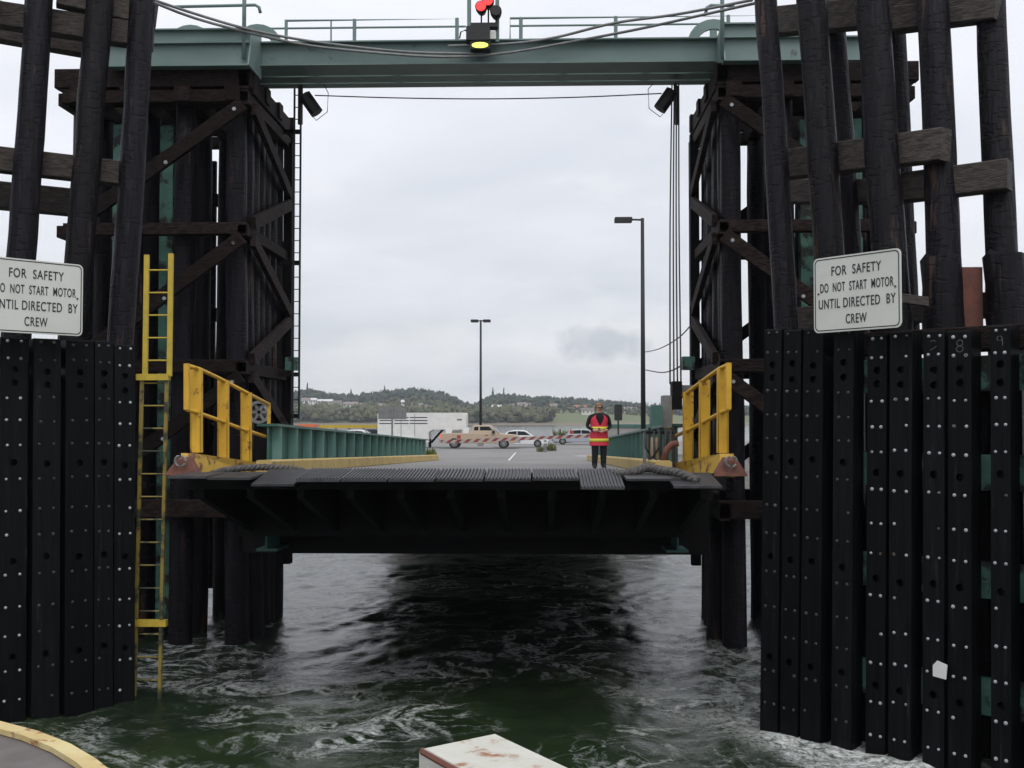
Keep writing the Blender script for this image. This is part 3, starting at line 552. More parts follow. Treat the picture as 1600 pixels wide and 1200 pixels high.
# ------------------------------------------------------------------ timber towers
def build_tower(s, label):
    xi = -6.46 if s < 0 else 3.78
    YF, YB, WD = 23.5, 27.2, 3.95
    def X(u): return xi+s*u
    t = thing('timber_tower', (X(WD/2), (YF+YB)/2, 0), label, 'tower')
    ztop = 11.75
    us = [0.32, 1.45, 2.65, 3.75]; vs = [0.25, 1.35, 2.4, 3.45]
    for i, u in enumerate(us):
        for j, v in enumerate(vs):
            if i == 1 and j == 2: continue
            if i == 0 and j < 3: pile((X(u+random.uniform(-.06, .06)), YF+v+0.54, -0.6), (X(u+random.uniform(-.05, .05)), YF+v+0.54, ztop), 0.25, 0.21, t)
            pile((X(u+random.uniform(-.08, .08)), YF+v, -0.6), (X(u+random.uniform(-.05, .05)), YF+v, ztop), 0.27, 0.22, t)
    pile((X(0.05), YF+0.9, -0.6), (X(0.15), YF+0.9, 3.0), 0.25, 0.24, t)
    def zz(py, Y=YF): return P(850, py, Y=Y).z
    # cap timbers and horizontal wales on the front and inner faces
    for py, h, ex in ((121, 0.42, 0.28), (150, 0.28, 0.1), (357, 0.26, 0.05), (572, 0.28, 0.1), (795, 0.38, 0.2)):
        z = zz(py); timber((X(-ex*0.3), YF-0.13, z), (X(WD+ex), YF-0.13, z), 0.24, h, t, 'wale')
        timber((X(0.06), YF-0.25, z-0.05), (X(0.06), YB+0.25, z-0.05), 0.22, h*0.95, t, 'wale')
        timber((X(-0.1), YB+0.12, z), (X(WD+0.3), YB+0.12, z), 0.24, h, t, 'wale')
        timber((X(WD+0.1), YF-0.2, z-0.05), (X(WD+0.1), YB+0.2, z-0.05), 0.22, h, t, 'wale')
    z = zz(121)
    for u in (0.3, 1.4, 2.6, 3.7): timber((X(u), YF-0.3, z-0.36), (X(u), YB+0.3, z-0.36), 0.34, 0.32, t, 'cap')
    for v in (1.3, 2.5): timber((X(-0.1), YF+v, z+0.02), (X(WD+0.2), YF+v, z+0.02), 0.36, 0.36, t, 'cap')
    # diagonal braces
    bays = [(165, 345), (372, 560), (588, 780)]
    for a, c in bays:
        timber((X(0.05), YF-0.32, zz(a)), (X(3.3), YF-0.32, zz(c-15)), 0.12, 0.30, t, 'brace')
        timber((X(-0.08), YF+0.1, zz(a)), (X(-0.08), YB, zz((a+c)/2)), 0.12, 0.28, t, 'brace')
        timber((X(-0.08), YB, zz((a+c)/2+8)), (X(-0.08), YF+0.1, zz(c)), 0.12, 0.28, t, 'brace')
        timber((X(0.1), YB+0.3, zz(c)), (X(3.6), YB+0.3, zz(a)), 0.12, 0.28, t, 'brace')
    # bolts at brace ends
    for a, c in bays:
        for u, py in ((0.22, a+8), (1.7, (a+c)/2)):
            b = MB(); b.disc((X(u), YF-0.40, zz(py)-0.02), (0, 1, 0), 0.04, 0.05, 8); b.build('bolt', M['bolt'], t)
    # teal steel guide columns inside
    for u, v in ((2.05, 0.75), (3.1, 0.7)):
        b = MB(); x = X(u); y = YF+v
        b.box((x-0.15, y-0.11, 0.3), (x+0.15, y-0.09, ztop-0.3)); b.box((x-0.15, y+0.09, 0.3), (x+0.15, y+0.11, ztop-0.3)); b.box((x-0.01, y-0.09, 0.3), (x+0.01, y+0.09, ztop-0.3)); b.build('guide_column', M['teal_worn'], t)
    b = MB(); b.box((X(-0.14), YB-0.2, 1.2), (X(0.08), YB+0.1, ztop)); b.build('guide_post', M['black_steel'], t)
    # dark timber sheathing on the far side that closes most of the view through
    for i in range(7):
        u = 0.75+0.46*i
        if i in (1, 4): continue
        timber((X(u), YB+0.45, 0.5), (X(u), YB+0.45, ztop-0.3), 0.30, 0.12, t, 'plank', up=(0, 1, 0))
    b = MB(); b.box((X(-0.42), YB-0.75, zz(580, YB)), (X(-0.12), YB-0.45, zz(560, YB))); b.build('bracket_box', M['teal_worn'], t)
    return t
build_tower(-1, 'dark timber pile tower standing behind the yellow ladder')
build_tower(1, 'dark timber pile tower beside the hoist cables')

# ------------------------------------------------------------------ overhead gantry
def build_gantry():
    t = thing('overhead_gantry', (CX, 24.6, 12.4), 'teal steel gantry beam spanning between the two timber towers', 'gantry')
    zt = P(760, 65, Y=24).z; zb = P(760, 103, Y=24).z
    xl, xr = -9.9, 7.0
    for Y in (24.0, 25.35):
        b = MB(); b.box((xl, Y-0.012, zb+0.03), (xr, Y+0.012, zt-0.03)); b.box((xl, Y-0.17, zt-0.03), (xr, Y+0.17, zt)); b.box((xl, Y-0.17, zb), (xr, Y+0.17, zb+0.03)); b.build('beam', M['teal'], t)
    b = MB(); b.box((xl+0.4, 24.20, zb+0.012), (xr-0.4, 24.62, zb+0.03)); b.build('soffit_plate', M['teal'], t); b = MB(); b.box((xl+0.4, 24.70, zb+0.012), (xr-0.4, 25.15, zb+0.03)); b.build('soffit_plate', M['teal'], t)
    for k in range(9):
        x = xl+0.8+(xr-xl-1.6)*k/8; b = MB(); b.box((x-0.06, 24.18, zb+0.1), (x+0.06, 25.17, zb+0.32)); b.build('cross_member', M['teal'], t)
    for s, x0, x1 in ((-1, PX(165, 23.1), PX(386, 23.1)), (1, PX(1133, 23.1), PX(1300, 23.1))):
        z0 = P(300, 103, Y=23.1).z; z1 = P(300, 70, Y=23.1).z; z2 = P(300, 46, Y=23.1).z
        b = MB(); b.box((x0, 23.09, z0), (x1, 23.11, z1)); b.box((x0, 22.98, z1), (x1, 23.5, z1+0.035)); b.box((x0, 22.98, z0-0.035), (x1, 23.5, z0)); b.box((x0, 23.2, z1+0.035), (x1, 23.22, z2)); b.box((x0, 23.1, z2), (x1, 23.6, z2+0.03))
        b.build('sheave_beam', M['teal'], t)
        b = MB(); xe = x1 if s < 0 else x0
        b.add([(xe, 22.9, z0-0.05), (xe, 23.95, z0-0.05), (xe, 23.95, z2), (xe, 23.2, z2), (xe+0.03, 22.9, z0-0.05), (xe+0.03, 23.95, z0-0.05), (xe+0.03, 23.95, z2), (xe+0.03, 23.2, z2)], [(0, 1, 2, 3), (7, 6, 5, 4), (0, 4, 5, 1), (1, 5, 6, 2), (2, 6, 7, 3), (3, 7, 4, 0)]); b.build('end_plate', M['teal'], t)
        b = MB(); b.box((x0, 23.5, z0-0.5), (x1, 23.8, z0-0.04)) ; b.build('bearing_block', M['timber'], t)
        for px in ((292, 398) if s < 0 else (1118,)):
            c = Vector((PX(px, 24.6), 24.6, zt+0.06)); r = 0.60; ring = []
            b = MB(); n = 24
            for rr, y in ((r, -.05), (r, .05), (r-0.22, .05), (r-0.22, -.05), (r, -.05)): ring.append([c+Vector((rr*math.cos(2*math.pi*i/n), y, rr*math.sin(2*math.pi*i/n))) for i in range(n)])
            b.rings(ring, caps=False)
            for i in range(5):
                a = i*2*math.pi/5+0.3; b.beam(c, c+Vector((math.cos(a), 0, math.sin(a)))*(r-0.2), 0.16, 0.06, (0, 1, 0), ch=0)
            b.disc(c, (0, 1, 0), 0.12, 0.16, 12); b.build('sheave_wheel', M['teal'], t)
        # masts at the inner end of the sheave beam
        px = 381 if s < 0 else 1129
        b = MB(); p0 = P(px, 92, Y=23.0); b.tube([p0, p0+Vector((0, 0, 2.4))], 0.045, 8); b.build('mast', M['teal'], t, smooth=True)
        a = P(px, 8, Y=23.0); d = -1 if s < 0 else 1
        b = MB(); b.tube([a-Vector((1.5 if s < 0 else -0.25, 0, 0.02)), a+Vector((0.25 if s < 0 else -0.25, 0, 0)), a+Vector((0.33*(1 if s < 0 else -1), 0, -0.05)), a+Vector((0.36*(1 if s < 0 else -1), 0, -0.17))], 0.035, 8); b.build('mast_arm', M['teal'], t, smooth=True)
    # walkway railing on the far beam
    YR = 25.8; zf = zt+0.0
    b = MB(); b.box((xl, 25.53, zt+0.004), (xr, 26.1, zt+0.05)); b.build('walkway', M['teal'], t)
    def zr(py): return P(760, py, Y=YR).z
    for a, c in ((443, 727), (797, 1262)):
        b = MB(); xa, xc = PX(a, YR), PX(c, YR); zt_, zm = zr(29), zr(41)
        b.tube([(xa, YR, zt+0.05), (xa, YR, zt_), (xc, YR, zt_)], 0.03, 8); b.build('top_rail', M['teal'], t)
        b = MB(); b.tube([(xa-(0.9 if a < 500 else 0), YR, zm), (xc, YR, zm)], 0.026, 8); b.build('mid_rail', M['teal'], t)
    for px, r in ((443, .04), (514, .02), (551, .045), (713, .045), (814, .045), (964, .045), (1142, .045)):
        x = PX(px, YR); b = MB(); b.tube([(x, YR, zt+0.05), (x, YR, zr(28))], r, 8); b.build('railing_post', M['teal'], t)
build_gantry()

def build_signal():
    Y = 23.62; base = P(750, 80, Y=Y)
    t = thing('traffic_signal', base, 'lit red traffic signal on the middle of the teal gantry', 'traffic light')
    for px in (733, 777):
        b = MB(); a = P(px, 66, Y=Y+0.1); b.beam(a, a+Vector((0, 0, 1.9)), 0.085, 0.085, (0, 1, 0)); b.build('mast', M['teal'], t)
    def bx(n, x0, y0, x1, y1, dy, m, Yc=Y):
        a = P(x0, y1, Y=Yc); c = P(x1, y0, Y=Yc); b = MB(); b.box((a.x, Yc-dy, a.z), (c.x, Yc+dy, c.z), 0.06); return b.build(n, m, t)
    bx('control_box', 729, 44, 766, 66, 0.16, M['black']); bx('notice', 765, 49, 775, 61, 0.02, M['sign'], Y-0.05)
    bx('backing', 736, 38, 778, 45, 0.12, M['black'])
    for px, py, m in ((752, 13, 'red_glow'), (763, 4, 'red_glow'), (775, 20, 'black')):
        c = P(px, py, Y=Y-0.08); h = MB(); h.tube([c+Vector((0, .22, 0)), c+Vector((0, 0.02, 0)), c+Vector((0, -0.12, 0.0))], [0.09, 0.125, 0.13], 14); hh = h.build('signal_housing', M['black'], t, smooth=True)
        l = MB(); l.disc(c+Vector((0, -0.125, 0)), (0, 1, 0), 0.105, 0.03, 14); l.build('lens', M[m], hh)
        b = MB(); b.tube([c+Vector((0, 0.08, 0)), P(px, 42, Y=Y)], 0.02, 6); b.build('stem', M['black'], t)
    b = MB(); b.tube([P(718, 60, Y=Y), P(720, 50, Y=Y), P(727, 47, Y=Y), P(730, 50, Y=Y)], 0.018, 6); b.build('conduit', M['black'], t)
    l = thing('flood_lamp', P(750, 80, Y=23.7), 'lit yellow-green flood lamp below the red signal', 'lamp')
    a = P(735, 79, Y=23.62); c = P(766, 65, Y=23.62); b = MB(); b.box((a.x, 23.5, a.z), (c.x, 23.8, c.z), 0.1); b.build('housing', M['black'], l)
    b = MB(); cc = P(750, 70.5, Y=23.49); b.tube([cc+Vector((0, 0.02, 0)), cc+Vector((0, -0.02, 0))], 0.06, 16)
    b.v = [(cc.x+(v[0]-cc.x)*3.0, v[1], cc.z+(v[2]-cc.z)*1.0) for v in b.v]; b.build('lens', M['lamp_glow'], l)
build_signal()
def cable(name, pts, r, label, m='black', group=None, n=28):
    P_ = [Vector(p) for p in pts]; cs = []
    for i in range(n+1):
        u = i/n*(len(P_)-1); k = min(int(u), len(P_)-2); f = u-k; a = P_[max(k-1, 0)]; b_ = P_[k]; c = P_[k+1]; d = P_[min(k+2, len(P_)-1)]
        cs.append(0.5*((2*b_)+(c-a)*f+(2*a-5*b_+4*c-d)*f*f+(3*b_-a-3*c+d)*f**3))
    b = MB(); b.tube(cs, r, 6); return tag(b.build(name, M[m], smooth=True), label, 'cable', group)
cable('power_cable', [P(232, -3, Y=21.8), P(300, 20, Y=22.6), P(385, 45, Y=22.9), P(470, 62, Y=23.6), P(560, 74, Y=23.75), P(650, 82, Y=23.75), P(755, 84, Y=23.75)], 0.030, 'upper cable sagging along the gantry from the ladder-side piles', 'grey')
cable('power_cable', [P(236, 2, Y=21.8), P(300, 27, Y=22.6), P(380, 49, Y=22.9), P(470, 69, Y=23.6), P(560, 80, Y=23.7), P(690, 89, Y=23.7), P(790, 83, Y=23.7), P(900, 64, Y=23.7), P(1000, 45, Y=23.3), P(1090, 25, Y=22.7), P(1180, 5, Y=20.6)], 0.030, 'lowest cable sagging along the whole gantry face', 'grey')
cable('power_cable', [P(700, 72, Y=23.72), P(800, 68, Y=23.72), P(870, 58, Y=23.7), P(960, 36, Y=23.3), P(1060, 22, Y=22.8), P(1175, 0, Y=20.6)], 0.030, 'cable rising from the red signal to the piles above the chalk-numbered fender wall', 'grey')
cable('span_wire', [P(492, 149, Y=25.2), P(620, 153, Y=25.2), P(760, 154.5, Y=25.2), P(900, 152, Y=25.2), P(1034, 146, Y=25.2)], 0.014, 'thin wire stretched between two hanging flood lights')
for i, px in enumerate((1048, 1053, 1057.5, 1062)):
    cable('hoist_cable', [P(1050+i*3.5, 131, Y=25.3), P(px-1, 350, Y=23.2), P(px+(i-1)*1.0, 600, Y=21.0)], 0.016, 'vertical hoist cable hanging beside the tower by the tall lamp post', group='hoist cables', n=8)
cable('slack_cable', [P(1088, 498, Y=27), P(1060, 528, Y=35), P(1030, 545, Y=44), P(1008, 550, Y=51.8)], 0.02, 'slack cable running from the tower to the tall lamp post, upper one')
cable('slack_cable', [P(1088, 548, Y=27), P(1060, 574, Y=35), P(1035, 582, Y=44), P(1009, 578, Y=51.8)], 0.025, 'slack cable running from the tower to the tall lamp post, lower one')
def flood(px, py, s, label):
    Y = 25.2; c = P(px, py, Y=Y); t = thing('flood_light', c, label, 'flood light')
    a = R(35)*s; b = MB(); d = Vector((math.sin(-a), 0, math.cos(a))); b.beam(c-d*0.27, c+d*0.24, 0.30, 0.30, (0, 1, 0), ch=0.3); b.build('housing', M['black'], t)
    b = MB(); top = Vector((c.x-s*0.22, Y, P(px, 133, Y=Y).z)); b.tube([c, c+Vector((-s*0.2, 0, 0.1)), top, top+Vector((0, 0, 0.1))], 0.035, 8); b.build('bracket', M['black'], t)
    b = MB(); q = Vector((c.x-s*0.26, Y, top.z)); b.tube([q+Vector((0, 0.1, 0)), q+Vector((0, 0.1, -0.9))], 0.06, 8); b.build('drop_pipe', M['black'], t)
    b = MB(); e = c+Vector((0.02*s, 0, -0.25)); b.tube([e, e+Vector((s*0.12, 0, -0.15)), e+Vector((s*0.38, 0, 0.05)), Vector((c.x+s*0.42, Y, c.z+0.25)), Vector((c.x+s*0.30, Y, top.z+0.04))], 0.010, 5); b.build('lamp_lead', M['black'], t)
flood(485, 162, 1, 'black flood light hanging next to the narrow black ladder'); flood(1041, 156, -1, 'black flood light hanging above the hoist cables')

# narrow black ladder on the inner edge of the tower
def ladder(name, x0, x1, Y, z0, z1, step, r, m, label, lean=0.0):
    t = thing(name, ((x0+x1)/2, Y, z0), label, 'ladder')
    for x in (x0, x1):
        b = MB(); b.beam((x, Y, z0), (x, Y+lean, z1), r*2, r*2, (0, 1, 0)); b.build('rail', m, t)
    z = z0+step*0.6
    while z < z1-0.05:
        y = Y+lean*(z-z0)/(z1-z0); b = MB(); b.tube([(x0, y, z), (x1, y, z)], r*0.55, 6); b.build('rung', m, t); z += step
    return t
lt = ladder('ladder', PX(457, 26.4), PX(467, 26.4), 26.4, P(460, 655, Y=26.4).z, P(460, 131, Y=26.4).z, 0.3, 0.022, M['black'], 'narrow black ladder running up the inner edge of the tower')
for py in (205, 410, 585, 650):
    b = MB(); z = P(460, py, Y=26.4).z; b.box((PX(438, 26.4), 26.42, z-0.05), (PX(466, 26.4), 26.5, z+0.05)); b.build('bracket', M['black_steel'], lt)

# ------------------------------------------------------------------ wing walls with fender panels
BOLTS = [0.075, 0.36, 0.98, 1.36, 1.74, 2.30, 2.80, 3.22, 3.84, 4.36, 4.80, 5.35, 5.85]
HOLES = [0.55, 0.76, 2.05, 3.60, 5.15]
def panel_mesh(w, H, T, seed):
    rng = random.Random(seed); b = MB(); zs = [0.0]
    hs = [H-h-rng.uniform(-.03, .03) for h in HOLES if H-h > 0.2]; r = 0.055; cell = 0.085
    hs.sort(); prev = 0.0
    def quad(x0, z0, x1, z1): b.add([(x0, 0, z0), (x1, 0, z0), (x1, 0, z1), (x0, 0, z1)], [(0, 1, 2, 3)])
    for h in hs:
        quad(0, prev, w, h-cell); n = 16; ang = [2*math.pi*i/n for i in range(n)]
        outer = []
        for a in ang:
            cx, sz = math.cos(a), math.sin(a); k = min((w/2)/abs(cx) if abs(cx) > 1e-6 else 9, cell/abs(sz) if abs(sz) > 1e-6 else 9); outer.append((w/2+cx*k, 0, h+sz*k))
        # make sure rectangle corners exist: move the closest points
        for cx_, cz_ in ((w, h+cell), (0, h+cell), (0, h-cell), (w, h-cell)):
            i = min(range(n), key=lambda q: (outer[q][0]-cx_)**2+(outer[q][2]-cz_)**2); outer[i] = (cx_, 0, cz_)
        inner = [(w/2+r*math.cos(a), 0, h+r*math.sin(a)) for a in ang]; deep = [(x, 0.11, z) for x, _, z in inner]
        b.add(outer+inner+deep, [(i, (i+1) % n, n+(i+1) % n, n+i) for i in range(n)]+[(n+i, n+(i+1) % n, 2*n+(i+1) % n, 2*n+i) for i in range(n)]+[tuple(range(2*n, 3*n))])
        prev = h+cell
    c = 0.02; quad(0, prev, w, H-c)
    b.add([(0, 0, H-c), (w, 0, H-c), (w, c, H), (0, c, H), (0, T, H), (w, T, H), (0, T, 0), (w, T, 0), (0, 0, 0), (w, 0, 0)], [(0, 1, 2, 3), (3, 2, 5, 4), (4, 5, 7, 6), (6, 7, 9, 8), (1, 9, 7, 5, 2), (0, 3, 4, 6, 8)])
    return b
def bolts_mesh(w, H, seed):
    rng = random.Random(seed*3+1); b = MB()
    for q in BOLTS:
        z = H-q-rng.uniform(-.02, .02)
        if z < 0.25: continue
        for x in (w*0.25, w*0.75):
            if rng.random() < 0.07: continue
            x += rng.uniform(-.012, .012); rr = 0.026*rng.uniform(.8, 1.1)
            rg = [[(x+rad*math.cos(a), y, z+rad*math.sin(a)) for a in [i*math.pi/4 for i in range(8)]] for rad, y in ((rr, -0.0005), (rr*0.85, -0.014), (rr*0.4, -0.02))]
            b.rings(rg)
    return b
def wall_panel(parent, base, heading, w, ztop, lean, seed, T=0.30, chalk=None, dull=False):
    H = ztop+0.5; o = panel_mesh(w, H, T, seed).build('fender_panel', M['panel'], parent, local=True, loc=(base.x, base.y, -0.5), rot=(-lean, 0, heading))
    c = bolts_mesh(w, H, seed).build('bolt_heads', M['bolt_dull' if dull else 'bolt'], None, kind='stuff', local=True); c.parent = o; c.location = (0, 0, 0)
    if chalk:
        E = lambda cx, cz, rx, rz, a0, a1: [(cx+rx*math.cos(R(a0+(a1-a0)*i/12)), cz+rz*math.sin(R(a0+(a1-a0)*i/12))) for i in range(13)]
        st = {'8': [E(0, .04, .042, .042, -80, 270), E(0, -.045, .048, .042, 90, 440)], '9': [E(-.01, .04, .034, .034, 0, 360), [(.022, .03), (.03, -.02), (.026, -.06)]], 'x': [[(-.05, .06), (-.01, .075), (.03, .06)], [(-.05, -.06), (.0, -.035), (.04, -.01)]]}[chalk]
        for q in st:
            k = MB(); k.tube([(w/2+x, -0.003, H-0.22+z) for x, z in q], 0.0035, 5); k = k.build('chalk_stroke', M['chalk'], None, local=True); k.parent = o; k.location = (0, 0, 0)
    return o
def line_hit(px, A, B):
    """point where the sight line through photo column px crosses the wall line A-B (plan view)"""
    d = P(px, 655, Y=1.0); k = d.x
    D = B-A; t = (k*A.y-A.x)/(D.x-k*D.y); return A+D*t
def build_right_wall():
    A, B = Vector((3.49, 17.2, 0)), Vector((6.14, 14.8, 0)); D = (B-A).normalized(); head = math.atan2(D.y, D.x); nrm = Vector((-D.y, D.x, 0))
    t = thing('wing_wall', (4.9, 16.6, 0), 'black fender wing wall with bright bolt heads and chalked numbers', 'wing wall')
    cols = [(1183, 1210, 515, None), (1214, 1241, 516, None), (1245, 1276, 514, None), (1293, 1324, 512, None), (1346, 1376, 523, None), (1381, 1416, 519, None), (1434, 1467, 517, 'x'), (1473, 1510, 517, '8'), (1540, 1571, 509, '9'), (1596, 1634, 511, None), (1652, 1690, 511, None)]
    for k, (a, c, py, ch) in enumerate(cols):
        p = line_hit(a, A, B); q = line_hit(c, A, B)
        off = 0.0 if k > 3 else 0.0
        w = (q-p).length; wall_panel(t, p, head, w, P(a, py, Y=p.y+0.22).z, 0.035, k, T=0.34, chalk=ch, dull=(k < 4))
    # steel wales behind the panels, seen through the gaps
    A2 = A+nrm*0.47-D*0.2; B2 = B+nrm*0.47+D*1.3
    for z in (5.45, 4.05, 2.55, 0.95):
        l = 0.035*z; b = MB(); b.beam(A2+nrm*l+Vector((0, 0, z)), B2+nrm*l+Vector((0, 0, z)), 0.16, 0.50, ch=0.03); b.build('steel_wale', M['teal_worn'], t)
    for z in (5.95,):
        timber(A2+nrm*0.35+Vector((0, 0, z)), B2+nrm*0.35+Vector((0, 0, z)), 0.3, 0.36, t, 'timber_wale')
    for i in range(12):
        q = A+nrm*0.98+D*(0.1+0.40*i); pile((q.x, q.y, -0.8), (q.x+nrm.x*.15, q.y+nrm.y*.15, 5.6+random.uniform(-.2, .1)), 0.20, 0.185, t, n=10, k=3)
    # white scrap left on a panel
    p = line_hit(1454, A, B)-nrm*0.03; b = MB(); z = P(1454, 1045, Y=p.y).z; e = D*0.2
    b.add([p+Vector((0, 0, z-0.1)), p+e*0.9+Vector((0, 0, z-0.12)), p+e+Vector((0, 0, z+0.08)), p+e*0.3+Vector((0, 0, z+0.12)), p+Vector((0, 0, z+0.05))]+[v+nrm*0.02 for v in (p+Vector((0, 0, z-0.1)), p+e*0.9+Vector((0, 0, z-0.12)), p+e+Vector((0, 0, z+0.08)), p+e*0.3+Vector((0, 0, z+0.12)), p+Vector((0, 0, z+0.05)))], [(0, 1, 2, 3, 4), (9, 8, 7, 6, 5)]+[(i, 5+i, 5+(i+1) % 5, (i+1) % 5) for i in range(5)]); b.build('torn_label', M['white'], t)
    def bp(px0, px4, Y0, w, dY=0.5):
        lo = P(px4, 400, Y=Y0); hi = P(px0, 0, Y=Y0+dY); d = (hi-lo)/(hi.z-lo.z); a = lo+d*(-0.8-lo.z); c = lo+d*(13.3-lo.z)
        pile(a, c, w*0.52, w*0.47, t, n=14, k=16)
    def Yw(px): return line_hit(px, A, B).y
    bp(1197, 1222, Yw(1215)+1.25, 0.40); bp(1267, 1297, Yw(1290)+1.25, 0.50); bp(1362, 1389, Yw(1385)+1.2, 0.54); bp(1457, 1475, Yw(1475)+1.7, 0.52); bp(1547, 1566, Yw(1565)+2.1, 0.47)
    bp(1300, 1330, Yw(1300)+2.6, 0.42); bp(1395, 1412, Yw(1400)+2.6, 0.42)
    for px, Y, zt in ((1472, Yw(1475)+1.62, P(1472, 405, Y=Yw(1475)+1.6).z), (1571, Yw(1565)+2.0, P(1570, 400, Y=Yw(1565)+2.0).z)):
        x = PX(px, Y); pile((x, Y-0.22, 3.5), (x, Y-0.05, zt), 0.31, 0.30, t, 'pile_sleeve')
    b = MB(); a = P(1497, 418, Y=16.9); c = P(1534, 482, Y=16.9); b.box((a.x, 16.85, c.z-0.6), (c.x, 17.05, a.z)); b.build('rusty_plate', M['rust'], t)
    # timber wales between the piles
    def wl_(x0, y0, Y0, x1, y1, Y1, h, w=0.3): timber(P(x0, y0, Y=Y0), P(x1, y1, Y=Y1), w, h, t, 'timber_wale', M['wale'])
    wl_(1228, 258, 19.0, 1478, 226, 16.75, 0.50); wl_(1405, 295, 17.6, 1578, 273, 16.6, 0.46); wl_(1205, 35, 20.0, 1475, 10, 17.6, 0.5); wl_(1400, 32, 18.1, 1560, 12, 17.1, 0.4)
    wl_(1230, 300, 20.1, 1420, 300, 18.6, 0.42); wl_(1230, 500, 19.4, 1640, 470, 16.9, 0.4)
    # the sign
    sg = thing('safety_sign', P(1340, 512, Y=16.0), 'white safety sign above the chalk-numbered fender panels, all its words showing', 'sign')
    sign_at(sg, P(1271, 404, Y=16.6), P(1407, 388, Y=15.5), 1.13)
def sign_at(sg, TL, TR, h):
    z1 = (TL.z+TR.z)/2; D = Vector((TR.x-TL.x, TR.y-TL.y, 0)); w = D.length; D.normalize(); head = math.atan2(D.y, D.x); c = Vector(((TL.x+TR.x)/2, (TL.y+TR.y)/2, z1-h/2))
    def rr(w, h, r, n=5):
        pts = []
        for cx, cy, a0 in ((w/2-r, h/2-r, 0), (-w/2+r, h/2-r, 90), (-w/2+r, -h/2+r, 180), (w/2-r, -h/2+r, 270)):
            pts += [(cx+r*math.cos(R(a0+90*i/n)), cy+r*math.sin(R(a0+90*i/n))) for i in range(n+1)]
        return pts
    o_ = rr(w, h, 0.08); b = MB(); b.rings([[(x, 0.0, z) for x, z in o_], [(x, 0.02, z) for x, z in o_]]); pn = b.build('sign_panel', M['sign'], sg, local=True, loc=c, rot=(0, 0, head))
    a_ = rr(w-0.045, h-0.045, 0.07); i_ = rr(w-0.075, h-0.075, 0.06); n = len(a_); b = MB(); b.rings([[(x, -0.0035, z) for x, z in a_], [(x, -0.0035, z) for x, z in i_]], caps=False)
    k = b.build('sign_border', M['ink'], None, local=True); k.parent = pn; k.location = (0, 0, 0)
    for tx, dz, sz, sx in (('FOR  SAFETY', 0.30, 0.175, 0.57), ('DO  NOT  START  MOTOR', 0.085, 0.17, 0.84), ('UNTIL DIRECTED  BY', -0.13, 0.18, 0.88), ('CREW', -0.345, 0.175, 0.24)):
        me = text_mesh(tx, sz*h/1.0, 0.7, 0.0015, 1.12); me.materials.append(M['ink']); wx = max(v.co.x for v in me.vertices)-min(v.co.x for v in me.vertices)
        f = w*sx/wx
        for v in me.vertices: v.co.x *= f
        # one object for each letter
        par = list(range(len(me.vertices)))
        def root(i):
            while par[i] != i: par[i] = par[par[i]]; i = par[i]
            return i
        seen = {}      # font meshes keep front, back and side rims unwelded: join by position
        for v in me.vertices:
            kk = (round(v.co.x, 4), round(v.co.y, 4)); par[root(v.index)] = root(seen.setdefault(kk, v.index))
        for e_ in me.edges: par[root(e_.vertices[0])] = root(e_.vertices[1])
        isl = {}
        for p in me.polygons: isl.setdefault(root(p.vertices[0]), []).append(p)
        for ps in isl.values():
            ix = sorted({i for p in ps for i in p.vertices}); mp_ = {i: k for k, i in enumerate(ix)}; cx_ = sum(me.vertices[i].co.x for i in ix)/len(ix)
            ml = bpy.data.meshes.new('letter'); ml.from_pydata([(me.vertices[i].co.x-cx_, me.vertices[i].co.y, me.vertices[i].co.z) for i in ix], [], [[mp_[i] for i in p.vertices] for p in ps]); ml.materials.append(M['ink'])
            o = bpy.data.objects.new('letter', ml); C.objects.link(o); o.parent = pn; o.location = (cx_, -0.004, dz*h); o.rotation_euler = (R(90), 0, 0)
    nn = Vector((-D.y, D.x, 0))
    for sx_ in (-0.44, 0.44):
        b = MB(); b.disc((w*sx_, -0.006, h*0.02), (0, 1, 0), 0.016, 0.012, 8); k = b.build('sign_bolt', M['rust'], None, local=True); k.parent = pn; k.location = (0, 0, 0)
    for s in (-0.3, 0.3):
        q = c+D*w*s+nn*0.07; b = MB(); b.beam(q+Vector((0, 0, -h/2+0.02)), q+Vector((0, 0, h/2-0.1)), 0.08, 0.08, (0, 1, 0)); b.build('sign_post', M['wale'], sg)
        b = MB(); b.beam(q+Vector((0, 0, -0.1)), q+nn*1.1+Vector((0, 0, -0.1)), 0.09, 0.14); b.build('bracket_arm', M['wale'], sg)
build_right_wall()
